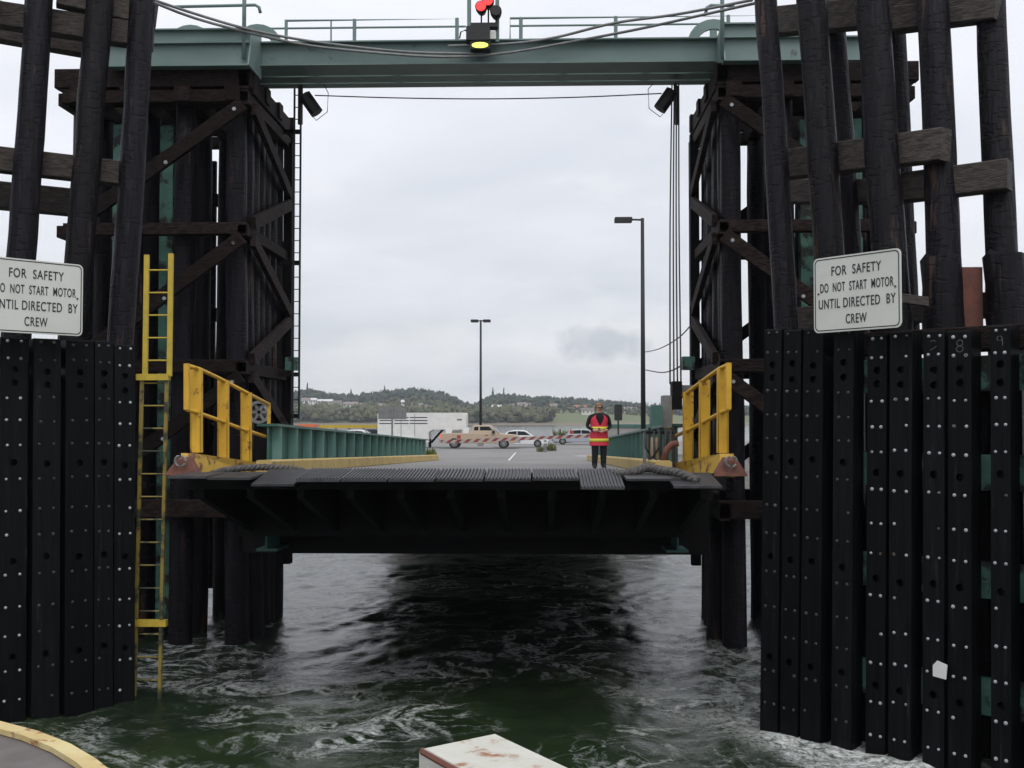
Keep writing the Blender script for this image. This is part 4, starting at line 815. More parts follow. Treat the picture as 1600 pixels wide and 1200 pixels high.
def build_left_wall():
    A, B = Vector((-8.6, 17.2, 0)), Vector((-6.9, 18.5, 0)); D = (B-A).normalized(); head = math.atan2(D.y, D.x); nrm = Vector((-D.y, D.x, 0))
    t = thing('wing_wall', (-7.8, 18.3, 0), 'black fender wing wall with mostly dull bolts beside the yellow ladder', 'wing wall')
    for k, (a, c, py) in enumerate([(-94, -50, 528), (-46, -2, 527), (4, 47, 526), (56, 99, 528), (107, 151, 530), (153, 182, 532), (184, 216, 538)]):
        p = line_hit(a, A, B); q = line_hit(c, A, B); wall_panel(t, p, head, (q-p).length, P(a, py, Y=p.y+0.22).z, 0.035, 30+k, T=0.34, dull=(k not in (2, 6)))
    A2 = A+nrm*0.47-D*1.2; B2 = B+nrm*0.47-D*0.02
    for z in (5.3, 3.9, 2.4, 0.9):
        l = 0.035*z; b = MB(); b.beam(A2+nrm*l+Vector((0, 0, z)), B2+nrm*l+Vector((0, 0, z)), 0.16, 0.50, ch=0.03); b.build('steel_wale', M['black_steel'], t)
    for i in range(9):
        q = A+nrm*0.98+D*(-1.1+0.40*i); pile((q.x, q.y, -0.8), (q.x+nrm.x*.15, q.y+nrm.y*.15, 5.6+random.uniform(-.2, .1)), 0.20, 0.185, t, n=10, k=3)
    timber(A2+nrm*0.3+Vector((0, 0, 5.85)), B2+nrm*0.3+Vector((0, 0, 5.85)), 0.3, 0.36, t, 'timber_wale')
    def bp(px0, px4, Y0, w, dY=0.5):
        lo = P(px4, 400, Y=Y0); hi = P(px0, 0, Y=Y0+dY); d = (hi-lo)/(hi.z-lo.z); pile(lo+d*(-0.8-lo.z), lo+d*(13.3-lo.z), w*0.52, w*0.47, t, n=14, k=16)
    bp(62, 33, 18.7, 0.50); bp(155, 124, 19.1, 0.50); bp(222, 197, 19.6, 0.48); bp(-30, -62, 18.3, 0.5)
    def wl_(x0, y0, Y0, x1, y1, Y1, h, w=0.3): timber(P(x0, y0, Y=Y0), P(x1, y1, Y=Y1), w, h, t, 'timber_wale', M['wale'])
    wl_(-60, 243, 18.9, 190, 272, 19.9, 0.44); wl_(-60, 300, 19.6, 125, 318, 20.3, 0.5); wl_(-60, 15, 19.2, 240, 60, 20.2, 0.45); wl_(90, -8, 19.6, 245, 28, 20.3, 0.42); wl_(-40, 40, 20.0, 130, 70, 20.7, 0.45)
    sg = thing('safety_sign', P(55, 525, Y=17.0), 'white safety sign cut off by the picture edge, missing its first letters', 'sign')
    sg['label'] = 'white safety sign fixed above the fender wall beside the yellow ladder'
    sign_at(sg, P(-20, 398, Y=16.6), P(130, 415, Y=17.7), 1.18)
build_left_wall()
# tall yellow ladder on the end of the wing wall
def build_yellow_ladder():
    Y = 18.75; zt = P(225, 398, Y=Y).z; zb = -0.4
    xa, xb = PX(226, Y), PX(264, Y); t = thing('ladder', ((xa+xb)/2, Y, zb), 'tall yellow ladder rising from the water past the fender wall end', 'ladder')
    zm = P(225, 588, Y=Y).z; zl = P(225, 972, Y=Y).z
    for nm, x, z0, z1 in (('rail', xa, zm, zt), ('rail', xb, zm, zt+0.02), ('rail', xb-0.05, zb, zm), ('rail', xa-0.06, zb, zm)):
        b = MB(); b.beam((x-0.07*(z1 < zt-1), Y, z0), (x, Y+0.02, z1), 0.085 if z1 > zm+1 else 0.06, 0.06, (0, 1, 0)); b.build(nm, M['yellow_old'] if z1 > zm+1 else M['yellow_slimy'], t)
    for z in (zm, zl):
        b = MB(); b.box((xa-0.14, Y-0.06, z-0.07), (xb+0.0, Y+0.06, z+0.04)); b.build('step_plate', M['yellow_old'], t)
    z = zb+0.3
    while z < zt-0.15:
        o = -0.06 if z < zm else 0.0; b = MB(); b.tube([(xa+o, Y+0.01, z), (xb+o, Y+0.01, z)], 0.015, 6); b.build('rung', M['yellow_old'] if z > zm else M['yellow_slimy'], t); z += 0.395
    for z in (1.0, 3.6, 5.5):
        b = MB(); b.box((xa-0.3, Y+0.04, z), (xa, Y+0.12, z+0.1)); b.build('standoff', M['black_steel'], t)
build_yellow_ladder()

# ------------------------------------------------------------------ ferry bow under the camera
def build_ferry():
    t = thing('ferry_bow', (0, 2, -0.4), 'grey ferry bow deck with yellow edge and rusty white gate arm', 'ferry')
    DZ = 3.3
    c = Vector((-3.15, 3.15)); 
    pts = [P(px, py, Z=DZ) for px, py in ((-260, 1128), (-120, 1122), (0, 1136), (60, 1152), (110, 1172), (150, 1196), (185, 1225), (215, 1262))]
    edge = [(p.x, p.y) for p in pts]+[(-1.3, 3.7), (-0.6, 3.2), (0.6, 2.7), (2.5, 2.5), (4.5, 2.5), (4.5, -12), (-7, -12), (-7, 5.0)]
    n = len(edge); b = MB(); b.rings([[(x, y, -0.4) for x, y in edge], [(x, y, DZ-0.15) for x, y in edge], [(x, y, DZ) for x, y in edge]]); b.build('hull', M['deck_grey'], t)
    # yellow edge strip following the deck edge
    b = MB(); m = len(pts)+1; E = [Vector((x, y, 0)) for x, y in edge[:m]]; inn = []
    for i, p in enumerate(E):
        d = (E[min(i+1, m-1)]-E[max(i-1, 0)]).normalized(); inn.append(p+Vector((-abs(d.y)*0.075-0.01, -abs(d.x)*0.075, 0)))
    ring = [[(p.x, p.y, DZ+0.004) for p in E], [(p.x, p.y, DZ+0.03) for p in E], [(p.x, p.y, DZ+0.03) for p in inn], [(p.x, p.y, DZ+0.004) for p in inn]]
    rg = [[Vector(r[i]) for r in ring] for i in range(m)]; b.rings(rg); b.build('edge_stripe', M['rim_paint'], t)
    # white gate arm
    Z = 3.8; a0 = P(655, 1166, Z=Z); a1 = P(768, 1143, Z=Z); dirn = (P(890, 1200, Z=Z)-a1); dirn.z = 0; dirn.normalize()
    w = (a1-a0); L_ = 1.6; q = [a0, a1, a1+dirn*L_, a0+dirn*L_]; cch = 0.018; cen = (q[0]+q[1]+q[2]+q[3])/4
    def ins(p, k): return p+(cen-p).normalized()*k
    b = MB(); b.rings([[p+Vector((0, 0, -0.26)) for p in q], [p+Vector((0, 0, -cch)) for p in q], [ins(p, cch*1.6) for p in q]]); b.build('gate_arm', M['white_rusty'], t)
    b = MB(); b.tube([a0+Vector((0.01, -0.006, -0.013)), a0+dirn*L_+Vector((0, -0.006, -0.013))], 0.011, 6); b.build('arm_edge', M['rust'], t)
    e = cen+dirn*0.4; b = MB(); b.box((e.x-0.12, e.y-0.12, DZ), (e.x+0.12, e.y+0.12, Z-0.2)); b.build('arm_post', M['white_rusty'], t)
build_ferry()

# ------------------------------------------------------------------ lamp posts, signs, barrier
def lamp_post(px, top, Y, heads, label):
    x = PX(px, Y); zt = P(px, top, Y=Y).z; z0 = LOTZ-0.2 if Y > 72 else 2.4
    t = thing('lamp_post', (x, Y, z0), label, 'lamp post')
    b = MB(); b.tube([(x, Y, z0), (x, Y, zt)], [0.13, 0.085], 10); b.build('pole', M['black'], t, smooth=True)
    b = MB(); b.box((x-0.25, Y-0.25, z0), (x+0.25, Y+0.25, z0+0.5), 0.1); b.build('base', M['concrete'], t)
    for s in heads:
        b = MB(); b.tube([(x, Y, zt-0.08), (x+s*(0.55 if len(heads) == 1 else .25), Y, zt-0.06)], 0.05, 6); b.build('arm', M['black'], t)
        b = MB(); b.box((x+s*(.5 if len(heads) == 1 else .2), Y-0.22, zt-0.20), (x+s*(1.35 if len(heads) == 1 else .85), Y+0.22, zt+0.03), 0.15); h = b.build('lamp_head', M['black'], t)
lamp_post(1005, 341, 52.5, (-1,), 'tall black lamp post with one head, tied by slack cables'); lamp_post(751, 500, 93, (-1, 1), 'black lamp post with twin heads behind the pickup')
def post_sign():
    Y = 76; t = thing('road_sign', (PX(613, Y), Y, LOTZ), 'grey back of a road sign in front of the horse trailer', 'sign')
    a = P(591, 655, Y=Y); c = P(635, 635, Y=Y); b = MB(); b.box((a.x, Y-0.02, a.z), (c.x, Y+0.02, c.z)); b.build('sign_plate', M['grey'], t)
    x = PX(613, Y); b = MB(); b.box((x-0.06, Y-0.10, LOTZ), (x+0.06, Y-0.02, c.z-0.05)); b.build('post', M['grey'], t)
    Y = 75; x = PX(966, Y); t = thing('signal_box', (x, Y, LOTZ), 'black signal head seen from behind next to the crew member', 'traffic light')
    a = P(960, 657, Y=Y); c = P(972, 632, Y=Y); b = MB(); b.box((a.x, Y-0.18, a.z), (c.x, Y+0.18, c.z), 0.1); b.build('housing', M['black'], t)
    b = MB(); b.tube([(x, Y, LOTZ), (x, Y, a.z+0.05)], 0.06, 8); b.build('post', M['black'], t)
    Y = 78; t = thing('low_wall', (PX(985, Y), Y, LOTZ), 'grey concrete wall with a green steel cap at the car park edge', 'wall')
    a = PX(944, Y); c = PX(1040, Y); z = P(985, 663, Y=Y).z; b = MB(); b.box((a, Y-0.12, LOTZ-0.2), (c, Y+0.12, z-0.22)); b.build('wall', M['concrete'], t)
    b = MB(); b.box((a-0.05, Y-0.2, z-0.217), (c+0.05, Y+0.2, z)); b.build('cap_rail', M['girder'], t)
    # striped barrier arm
    Y = 54; xa, xc = PX(689, Y), PX(924, Y); za = P(689, 690.5, Y=Y).z; zc = P(924, 680.5, Y=Y).z
    t = thing('barrier_gate', (xc+0.35, Y, 2.84), 'red and white striped barrier arm lowered across the road', 'barrier')
    b = MB(); b.beam((xa, Y, za), (xc+0.3, Y, zc), 0.06, 0.165, ch=0); b.build('boom', M['stripe'], t)
    b = MB(); b.box((xc+0.12, Y+0.05, 2.84), (xc+0.58, Y+0.5, zc+0.2), 0.08); b.build('pivot_box', M['yellow_old'], t)
    for u in (0.12, 0.87):
        p = Vector((xa, Y, za)).lerp(Vector((xc, Y, zc)), u); b = MB(); b.tube([p+Vector((0, -0.04, 0.12)), p+Vector((0, -0.04, 0.30))], 0.10, 10); b.build('warning_lamp', M['car_red'], t)
post_sign()

# ------------------------------------------------------------------ vehicles
def loft_body(b, prof, halfw, y0, tum=0.0, zref=0.0, bev=0.06):
    """side profile (x,z) swept across the width, edges pulled in at both flanks; y0 is the centre line"""
    cx = sum(p[0] for p in prof)/len(prof); cz = sum(p[1] for p in prof)/len(prof)
    rings = []
    for f, k in ((-1, bev), (-0.93, 0.0), (0.93, 0.0), (1, bev)):
        rings.append([Vector((x+(cx-x)/max(abs(cx-x), .3)*k*0.5, y0+f*(halfw-max(0, (z-zref))*tum), z+(cz-z)/max(abs(cz-z), .3)*k*0.5)) for x, z in prof])
    b.rings(rings)
def wheel(t, x, y, z, r, s):
    b = MB(); b.tube([(x, y-0.11, z), (x, y-0.09, z), (x, y+0.09, z), (x, y+0.11, z)], [r*0.9, r, r, r*0.9], 18); w = b.build('wheel', M['tyre'], t, smooth=False)
    b = MB(); b.disc((x, y+s*0.112, z), (0, 1, 0), r*0.62, 0.02, 14); b.build('rim', M['rim'], w)
    b = MB(); b.disc((x, y+s*0.126, z), (0, 1, 0), r*0.2, 0.02, 10); b.build('hub', M['chrome'], w)
def sideglass(t, pts, y, s, m=None):
    b = MB(); b.add([(x, y, z) for x, z in pts]+[(x, y+s*0.012, z) for x, z in pts], [tuple(range(len(pts))), tuple(range(2*len(pts)-1, len(pts)-1, -1))]+[(i, len(pts)+i, len(pts)+(i+1) % len(pts), (i+1) % len(pts)) for i in range(len(pts))]); b.build('window', m or M['glass'], t)
def sedan(px0, px1, Y, paint, label, face=1, group=None):
    xa, xb = PX(px0, Y), PX(px1, Y); L_ = 4.5; xc = (xa+xb)/2; z = LOTZ; t = thing('parked_car', (xc, Y, z), label, 'car', group)
    def fx(u): return xc+face*(u-0.5)*L_
    low = [(0.0, .35), (0.01, .72), (.05, .86), (.2, .92), (.68, .88), (.93, .74), (.995, .58), (1.0, .35), (.93, .24), (.07, .24)]
    b = MB(); loft_body(b, [(fx(u), z+h) for u, h in low], 0.86, Y, 0.05, z+0.5); o = b.build('body', paint, t); smooth_by_angle(o, 35)
    cab = [(.14, .88), (.25, 1.28), (.36, 1.40), (.52, 1.40), (.60, 1.33), (.74, .87)]
    b = MB(); loft_body(b, [(fx(u), z+h) for u, h in cab], 0.82, Y, 0.28, z+0.9); o = b.build('cabin', paint, t); smooth_by_angle(o, 35)
    for s in (-1, 1):
        y = Y+s*0.755
        for pts in ([(.22, .93), (.275, 1.27), (.42, 1.33), (.42, .93)], [(.435, .93), (.435, 1.33), (.57, 1.29), (.69, .93)]): sideglass(t, [(fx(u), z+h) for u, h in pts], y-s*0.0+s*0.03, s)
    for pts in ([(.605, 1.34), (.742, .90)], [(.245, 1.30), (.137, .91)]):
        (u0, h0), (u1, h1) = pts; b = MB(); q = 0.02*(1 if u1 > u0 else -1); b.add([(fx(u0+q*.3), Y-0.62, z+h0+.005), (fx(u0+q*.3), Y+0.62, z+h0+.005), (fx(u1+q*.3), Y+0.72, z+h1+.02), (fx(u1+q*.3), Y-0.72, z+h1+.02)], [(0, 1, 2, 3)]); b.build('windscreen', M['glass'], t)
    for u in (0.19, 0.80):
        for s in (-1, 1): wheel(t, fx(u), Y+s*0.78, z+0.32, 0.32, s)
    for s in (-1, 1):
        b = MB(); b.box((fx(.955), Y+s*0.55-0.16, z+.60), (fx(1.0), Y+s*0.55+0.16, z+.72), 0.2); b.build('headlight', M['headlamp'], t)
        b = MB(); b.box((fx(-.004), Y+s*0.6-0.14, z+.64), (fx(.03), Y+s*0.6+0.14, z+.80), 0.1); b.build('tail_light', M['car_red'], t)
    b = MB(); b.box((fx(.97), Y-0.8, z+.32), (fx(1.012), Y+0.8, z+.50), 0.2); b.build('bumper', M['car_dark'], t)
    return t
def pickup():
    Y = 86; xa, xb = PX(690, Y), PX(812, Y); L_ = xb-xa; z = LOTZ; t = thing('pickup_truck', ((xa+xb)/2, Y, z), 'tan extended-cab pickup truck hitched to the white trailer', 'pickup truck')
    def fx(u): return xa+u*L_
    # lower body, bed and bonnet
    low = [(.0, .62), (.0, 1.20), (.40, 1.22), (.40, 1.16), (.72, 1.18), (.93, 1.08), (.985, 1.0), (.99, .55), (.93, .42), (.10, .42)]
    b = MB(); loft_body(b, [(fx(u), z+h) for u, h in low], 0.98, Y, 0.03, z+.6); o = b.build('body', M['tan'], t); smooth_by_angle(o, 35)
    cab = [(.385, 1.12), (.40, 1.72), (.425, 1.82), (.60, 1.83), (.64, 1.78), (.745, 1.15)]
    b = MB(); loft_body(b, [(fx(u), z+h) for u, h in cab], 0.93, Y, 0.16, z+1.1); o = b.build('cab', M['tan'], t); smooth_by_angle(o, 35)
    for s in (-1, 1):
        y = Y+s*0.868
        for pts in ([(.42, 1.24), (.43, 1.70), (.48, 1.72), (.48, 1.24)], [(.50, 1.24), (.50, 1.72), (.615, 1.72), (.69, 1.24)]): sideglass(t, [(fx(u), z+h) for u, h in pts], y, s)
        b = MB(); b.box((fx(.655), Y+s*0.95, z+1.2), (fx(.69), Y+s*1.16, z+1.42), 0.1); b.build('mirror', M['black'], t)
        b = MB(); b.box((fx(-.006), Y+s*0.8-0.12, z+.78), (fx(.02), Y+s*0.8+0.12, z+1.12)); b.build('tail_light', M['tail'], t)
        b = MB(); b.box((fx(.96), Y+s*0.7-0.18, z+.82), (fx(.994), Y+s*0.7+0.18, z+.98)); b.build('headlight', M['headlamp'], t)
        b = MB(); b.box((fx(.57), Y+s*0.982-0.01, z+1.02), (fx(.60), Y+s*0.982+0.012, z+1.07)); b.build('door_handle', M['black'], t)
        for u in (.175, .80):
            wheel(t, fx(u), Y+s*0.90, z+.40, .40, s)
            b = MB(); n = 12; arc = [(fx(u)+.47*math.cos(math.pi*i/n), z+.42+.47*math.sin(math.pi*i/n)) for i in range(n+1)]; arc2 = [(fx(u)+.41*math.cos(math.pi*i/n), z+.42+.41*math.sin(math.pi*i/n)) for i in range(n+1)]
            b.rings([[Vector((x, Y+s*0.99, q)) for x, q in arc], [Vector((x, Y+s*1.03, q)) for x, q in arc], [Vector((x, Y+s*1.03, q)) for x, q in arc2], [Vector((x, Y+s*0.99, q)) for x, q in arc2]], caps=False, closed=False); b.build('wheel_arch', M['tan'], t)
    b = MB(); b.add([(fx(.648), Y-.68, z+1.76), (fx(.648), Y+.68, z+1.76), (fx(.752), Y+.80, z+1.2), (fx(.752), Y-.80, z+1.2)], [(0, 1, 2, 3)]); b.build('windscreen', M['glass'], t)
    b = MB(); b.box((fx(.97), Y-.95, z+.45), (fx(1.012), Y+.95, z+.68), .2); b.build('front_bumper', M['chrome'], t)
    b = MB(); b.box((fx(-.02), Y-.95, z+.50), (fx(.005), Y+.95, z+.68), .2); b.build('rear_bumper', M['chrome'], t)
    for i, (u, h, w) in enumerate(((.10, .32, .5), (.2, .22, .6), (.32, .42, .5))):
        b = MB(); b.box((fx(u)-w/2, Y-.5, z+1.2), (fx(u)+w/2, Y+.4, z+1.2+h), .15); tag(b.build('cargo_box', M['white'] if i != 1 else M['grey']), ['white crate at the tail of the pickup bed', 'low grey box in the middle of the pickup bed', 'white box behind the pickup cab'][i], 'box')
def trailer():
    Y = 88.2; z = LOTZ; t = thing('horse_trailer', (PX(650, Y), Y, z), 'white gooseneck stock trailer with slatted vents behind the pickup', 'trailer')
    x0, x1, x2 = PX(593, Y), PX(672, Y), PX(730, Y); zt = P(700, 645, Y=Y).z; zn = P(700, 671, Y=Y).z
    prof = [(x0, z+.45), (x0, zt-.08), (x0+.1, zt), (x2-.12, zt), (x2, zt-.12), (x2-.02, zn+.1), (x2-.15, zn), (x1+.35, zn), (x1, zn-.2), (x1, z+.45)]
    b = MB(); rg = []
    for y in (-1.05, -1.0, 1.0, 1.05): rg.append([Vector((x, Y+y, q)) for x, q in prof])
    b.rings(rg); b.build('body', M['white'], t)
    for s in (-1, 1):
        for k in range(3):
            for u0, u1 in ((x0+.15, x0+1.25), (x0+1.35, x0+2.5), (x0+2.6, x1-.1)):
                zz = zt-.42-k*.24; b = MB(); b.box((u0, Y+s*1.052-.006, zz), (u1, Y+s*1.052+.006, zz+.075)); b.build('vent_slot', M['black'], t)
        for xx in (x0+1.9, x0+3.0):
            b = MB(); b.box((xx-.02, Y+s*1.056-.008, z+.5), (xx+.02, Y+s*1.056+.008, zt-.1)); b.build('door_seam', M['grey'], t)
        for xx in (x0+1.7, x0+2.6): wheel(t, xx, Y+s*.95, z+.38, .38, s)
        b = MB(); b.box((x0+1.2, Y+s*1.1-.08, z+.78), (x0+3.1, Y+s*1.1+.08, z+.86)); b.build('fender', M['white'], t)
    b = MB(); b.box((x2-.75, Y-1.06, zn+.72), (x2-.35, Y-1.054, zn+.86)); b.build('name_patch', M['grey'], t)
    b = MB(); b.beam((x1+.1, Y, z+.4), (x1+1.1, Y, zn+.05), .35, .16); b.beam((x2-.55, Y, zn), (x2-.55, Y, z+1.1), .14, .14, (0, 1, 0)); b.build('gooseneck_frame', M['black_steel'], t)
    b = MB(); b.box((x1-.1, Y-.25, z), (x1+.12, Y-.1, z+.7)); b.build('jack_leg', M['black_steel'], t)
trailer(); pickup()
sedan(776, 853, 89.8, M['car_white'], 'white sedan parked just beyond the pickup bonnet'); sedan(872, 932, 99, M['car_silver'], 'pale silver car parked at the water edge behind the crew member', -1)
sedan(480, 535, 96, M['car_silver'], 'silver car half hidden behind the green girder near the narrow ladder'); sedan(536, 588, 92, M['car_white'], 'white car half hidden behind the green girder beside the yellow rail'); sedan(436, 478, 90, M['car_white'], 'white car hidden behind the tower foot and orange barricade', -1); sedan(560, 612, 101, M['car_dark'], 'dark car parked behind the grey road sign')
def lot_bits():
    Y = 86; t = thing('barricade', (PX(482, Y), Y, LOTZ), 'orange barricade board over the green girder by the tower', 'barricade')
    a, c = PX(466, Y), PX(497, Y); z = P(480, 663, Y=Y).z; b = MB(); b.box((a, Y-.04, z-.22), (c, Y+.04, z)); b.build('board', M['orange'], t)
    for x in (a+.2, c-.2): b = MB(); b.beam((x, Y-.3, LOTZ), (x, Y, z-.05), .07, .07, (0, 1, 0)); b.build('leg', M['grey'], t); b = MB(); b.beam((x, Y+.3, LOTZ), (x, Y+.04, z-.05), .07, .07, (0, 1, 0)); b.build('leg', M['grey'], t)
    Y = 104; t = thing('guard_rail', (PX(545, Y), Y, LOTZ), 'yellow guard rail along the far edge of the car park', 'guard rail')
    a, c = PX(500, Y), PX(592, Y); z = P(545, 664, Y=Y).z; b = MB(); b.box((a, Y-.05, z-.3), (c, Y+.05, z)); b.build('rail', M['yellow_old'], t)
    for i in range(5): x = a+.2+(c-a-.4)*i/4; b = MB(); b.box((x-.08, Y+.06, LOTZ), (x+.08, Y+.2, z-.05)); b.build('post', M['grey'], t)
    rng = random.Random(5)
    for px, Y, h, lab in ((668, 49.6, .75, 'yellow-green weed clump at the end of the green girder'), (845, 77, .5, 'low weed clump beside the striped barrier'), (861, 79, .7, 'scrubby weed clump in front of the white sedan'), (880, 106, 1.6, 'leggy bush at the water edge behind the car park')):
        x = PX(px, Y); z = 2.9 if Y < 60 else LOTZ; b = MB()
        for i in range(90):
            a = rng.uniform(0, 6.28); r = rng.uniform(0, h*.6); q = Vector((x+r*math.cos(a), Y+r*math.sin(a), z)); d = Vector((rng.uniform(-.5, .5), rng.uniform(-.5, .5), 1)).normalized(); L_ = h*rng.uniform(.4, 1.0); sd_ = Vector((rng.uniform(-1, 1), rng.uniform(-1, 1), 0)).normalized()*h*.05
            b.add([q-sd_*.4, q+sd_*.4, q+d*L_*.6+sd_, q+d*L_, q+d*L_*.6-sd_], [(0, 1, 2, 3, 4)])
        tag(b.build('weed_clump', M['weed']), lab, 'plant')
    t = thing('bollard', (PX(852, 76), 76, LOTZ), 'short grey post among the weeds by the barrier', 'post'); x = PX(852, 76); b = MB(); b.tube([(x, 76, LOTZ), (x, 76, LOTZ+.8), (x, 76, LOTZ+.86)], [.11, .11, .05], 10); b.build('shaft', M['grey'], t); b = MB(); b.tube([(x, 76, LOTZ+.62), (x, 76, LOTZ+.72)], .115, 10); b.build('band', M['white'], t)
lot_bits()

# ------------------------------------------------------------------ hydraulic gear beside the ramp, winch on the other side
def gear():
    t = thing('hydraulic_gear', (PX(1030, 20.6), 20.6, deck_z(20.6)), 'cluster of hydraulic posts, hoses and a tan tank beside the ramp', 'machinery')
    def bx(n, x0, y0, x1, y1, Y, d, m):
        a = P(x0, y1, Y=Y); c = P(x1, y0, Y=Y); b = MB(); b.box((a.x, Y-d, a.z), (c.x, Y+d, c.z), .08); return b.build(n, m, t)
    bx('guide_block', 1049, 596, 1064, 640, 20.9, .18, M['black_steel']); bx('guide_block', 1034, 618, 1048, 668, 20.8, .17, M['grey']); bx('cabinet', 1016, 634, 1034, 664, 20.6, .17, M['girder']); bx('junction_box', 1062, 602, 1082, 622, 21.3, .12, M['grey'])
    for x in (1005, 1013, 1030, 1040, 1050): bx('post', x, 668 if x > 1010 else 676, x+4, 742, 20.5+random.uniform(-.35, .35), .05, random.choice((M['grey'], M['rust'], M['wale'])))
    bx('tank', 1017, 684, 1028, 716, 20.2, .12, M['bone']); bx('cross_bar', 1003, 674, 1052, 678, 20.4, .03, M['black_steel'])
    b = MB(); b.tube([P(1036, 722, Y=19.4), P(1042, 702, Y=19.4), P(1050, 694, Y=19.4), P(1060, 692, Y=19.4)], .06, 10); b.build('elbow_pipe', M['rust'], t, smooth=True)
    b = MB(); b.tube([P(1030, 742, Y=19.2), P(1038, 728, Y=19.2), P(1046, 725, Y=19.2), P(1048, 740, Y=19.2)], .06, 8); b.build('pipe_stub', M['rust'], t, smooth=True)
    for k, (xa, xc) in enumerate(((1008, 1030), (1030, 1040), (1022, 1048))):
        b = MB(); b.tube([P(xa, 674, Y=20.1), P(xa+1, 700+8*k, Y=20.0), P((xa+xc)/2, 716+5*k, Y=20.0), P(xc-1, 700, Y=20.0), P(xc, 672, Y=20.1)], .022, 6); b.build('hose', M['black'], t, smooth=True)
    t = thing('winch', P(405, 672, Y=22.4), 'grey winch wheel behind the ladder-side yellow handrail', 'winch')
    c = P(405, 644, Y=22.4); n = 20; b = MB()
    b.rings([[c+Vector((r*math.cos(2*math.pi*i/n), y, r*math.sin(2*math.pi*i/n))) for i in range(n)] for r, y in ((.24, -.04), (.24, .04), (.18, .04), (.18, -.04), (.24, -.04))], caps=False); b.build('wheel_rim', M['grey'], t)
    for i in range(3): a = i*math.pi/3; b = MB(); d = Vector((math.cos(a), 0, math.sin(a)))*.2; b.beam(c-d, c+d, .05, .03, (0, 1, 0), ch=0); b.build('spoke', M['grey'], t)
    b = MB(); b.tube([c+Vector((0, .04, 0)), c+Vector((0, .4, 0))], .13, 12); b.build('drum', M['grey'], t); b = MB(); b.box((c.x-.12, c.y+.1, deck_z(22.4)-.1), (c.x+.12, c.y+.35, c.z-.1)); b.build('stand', M['black_steel'], t)
gear()

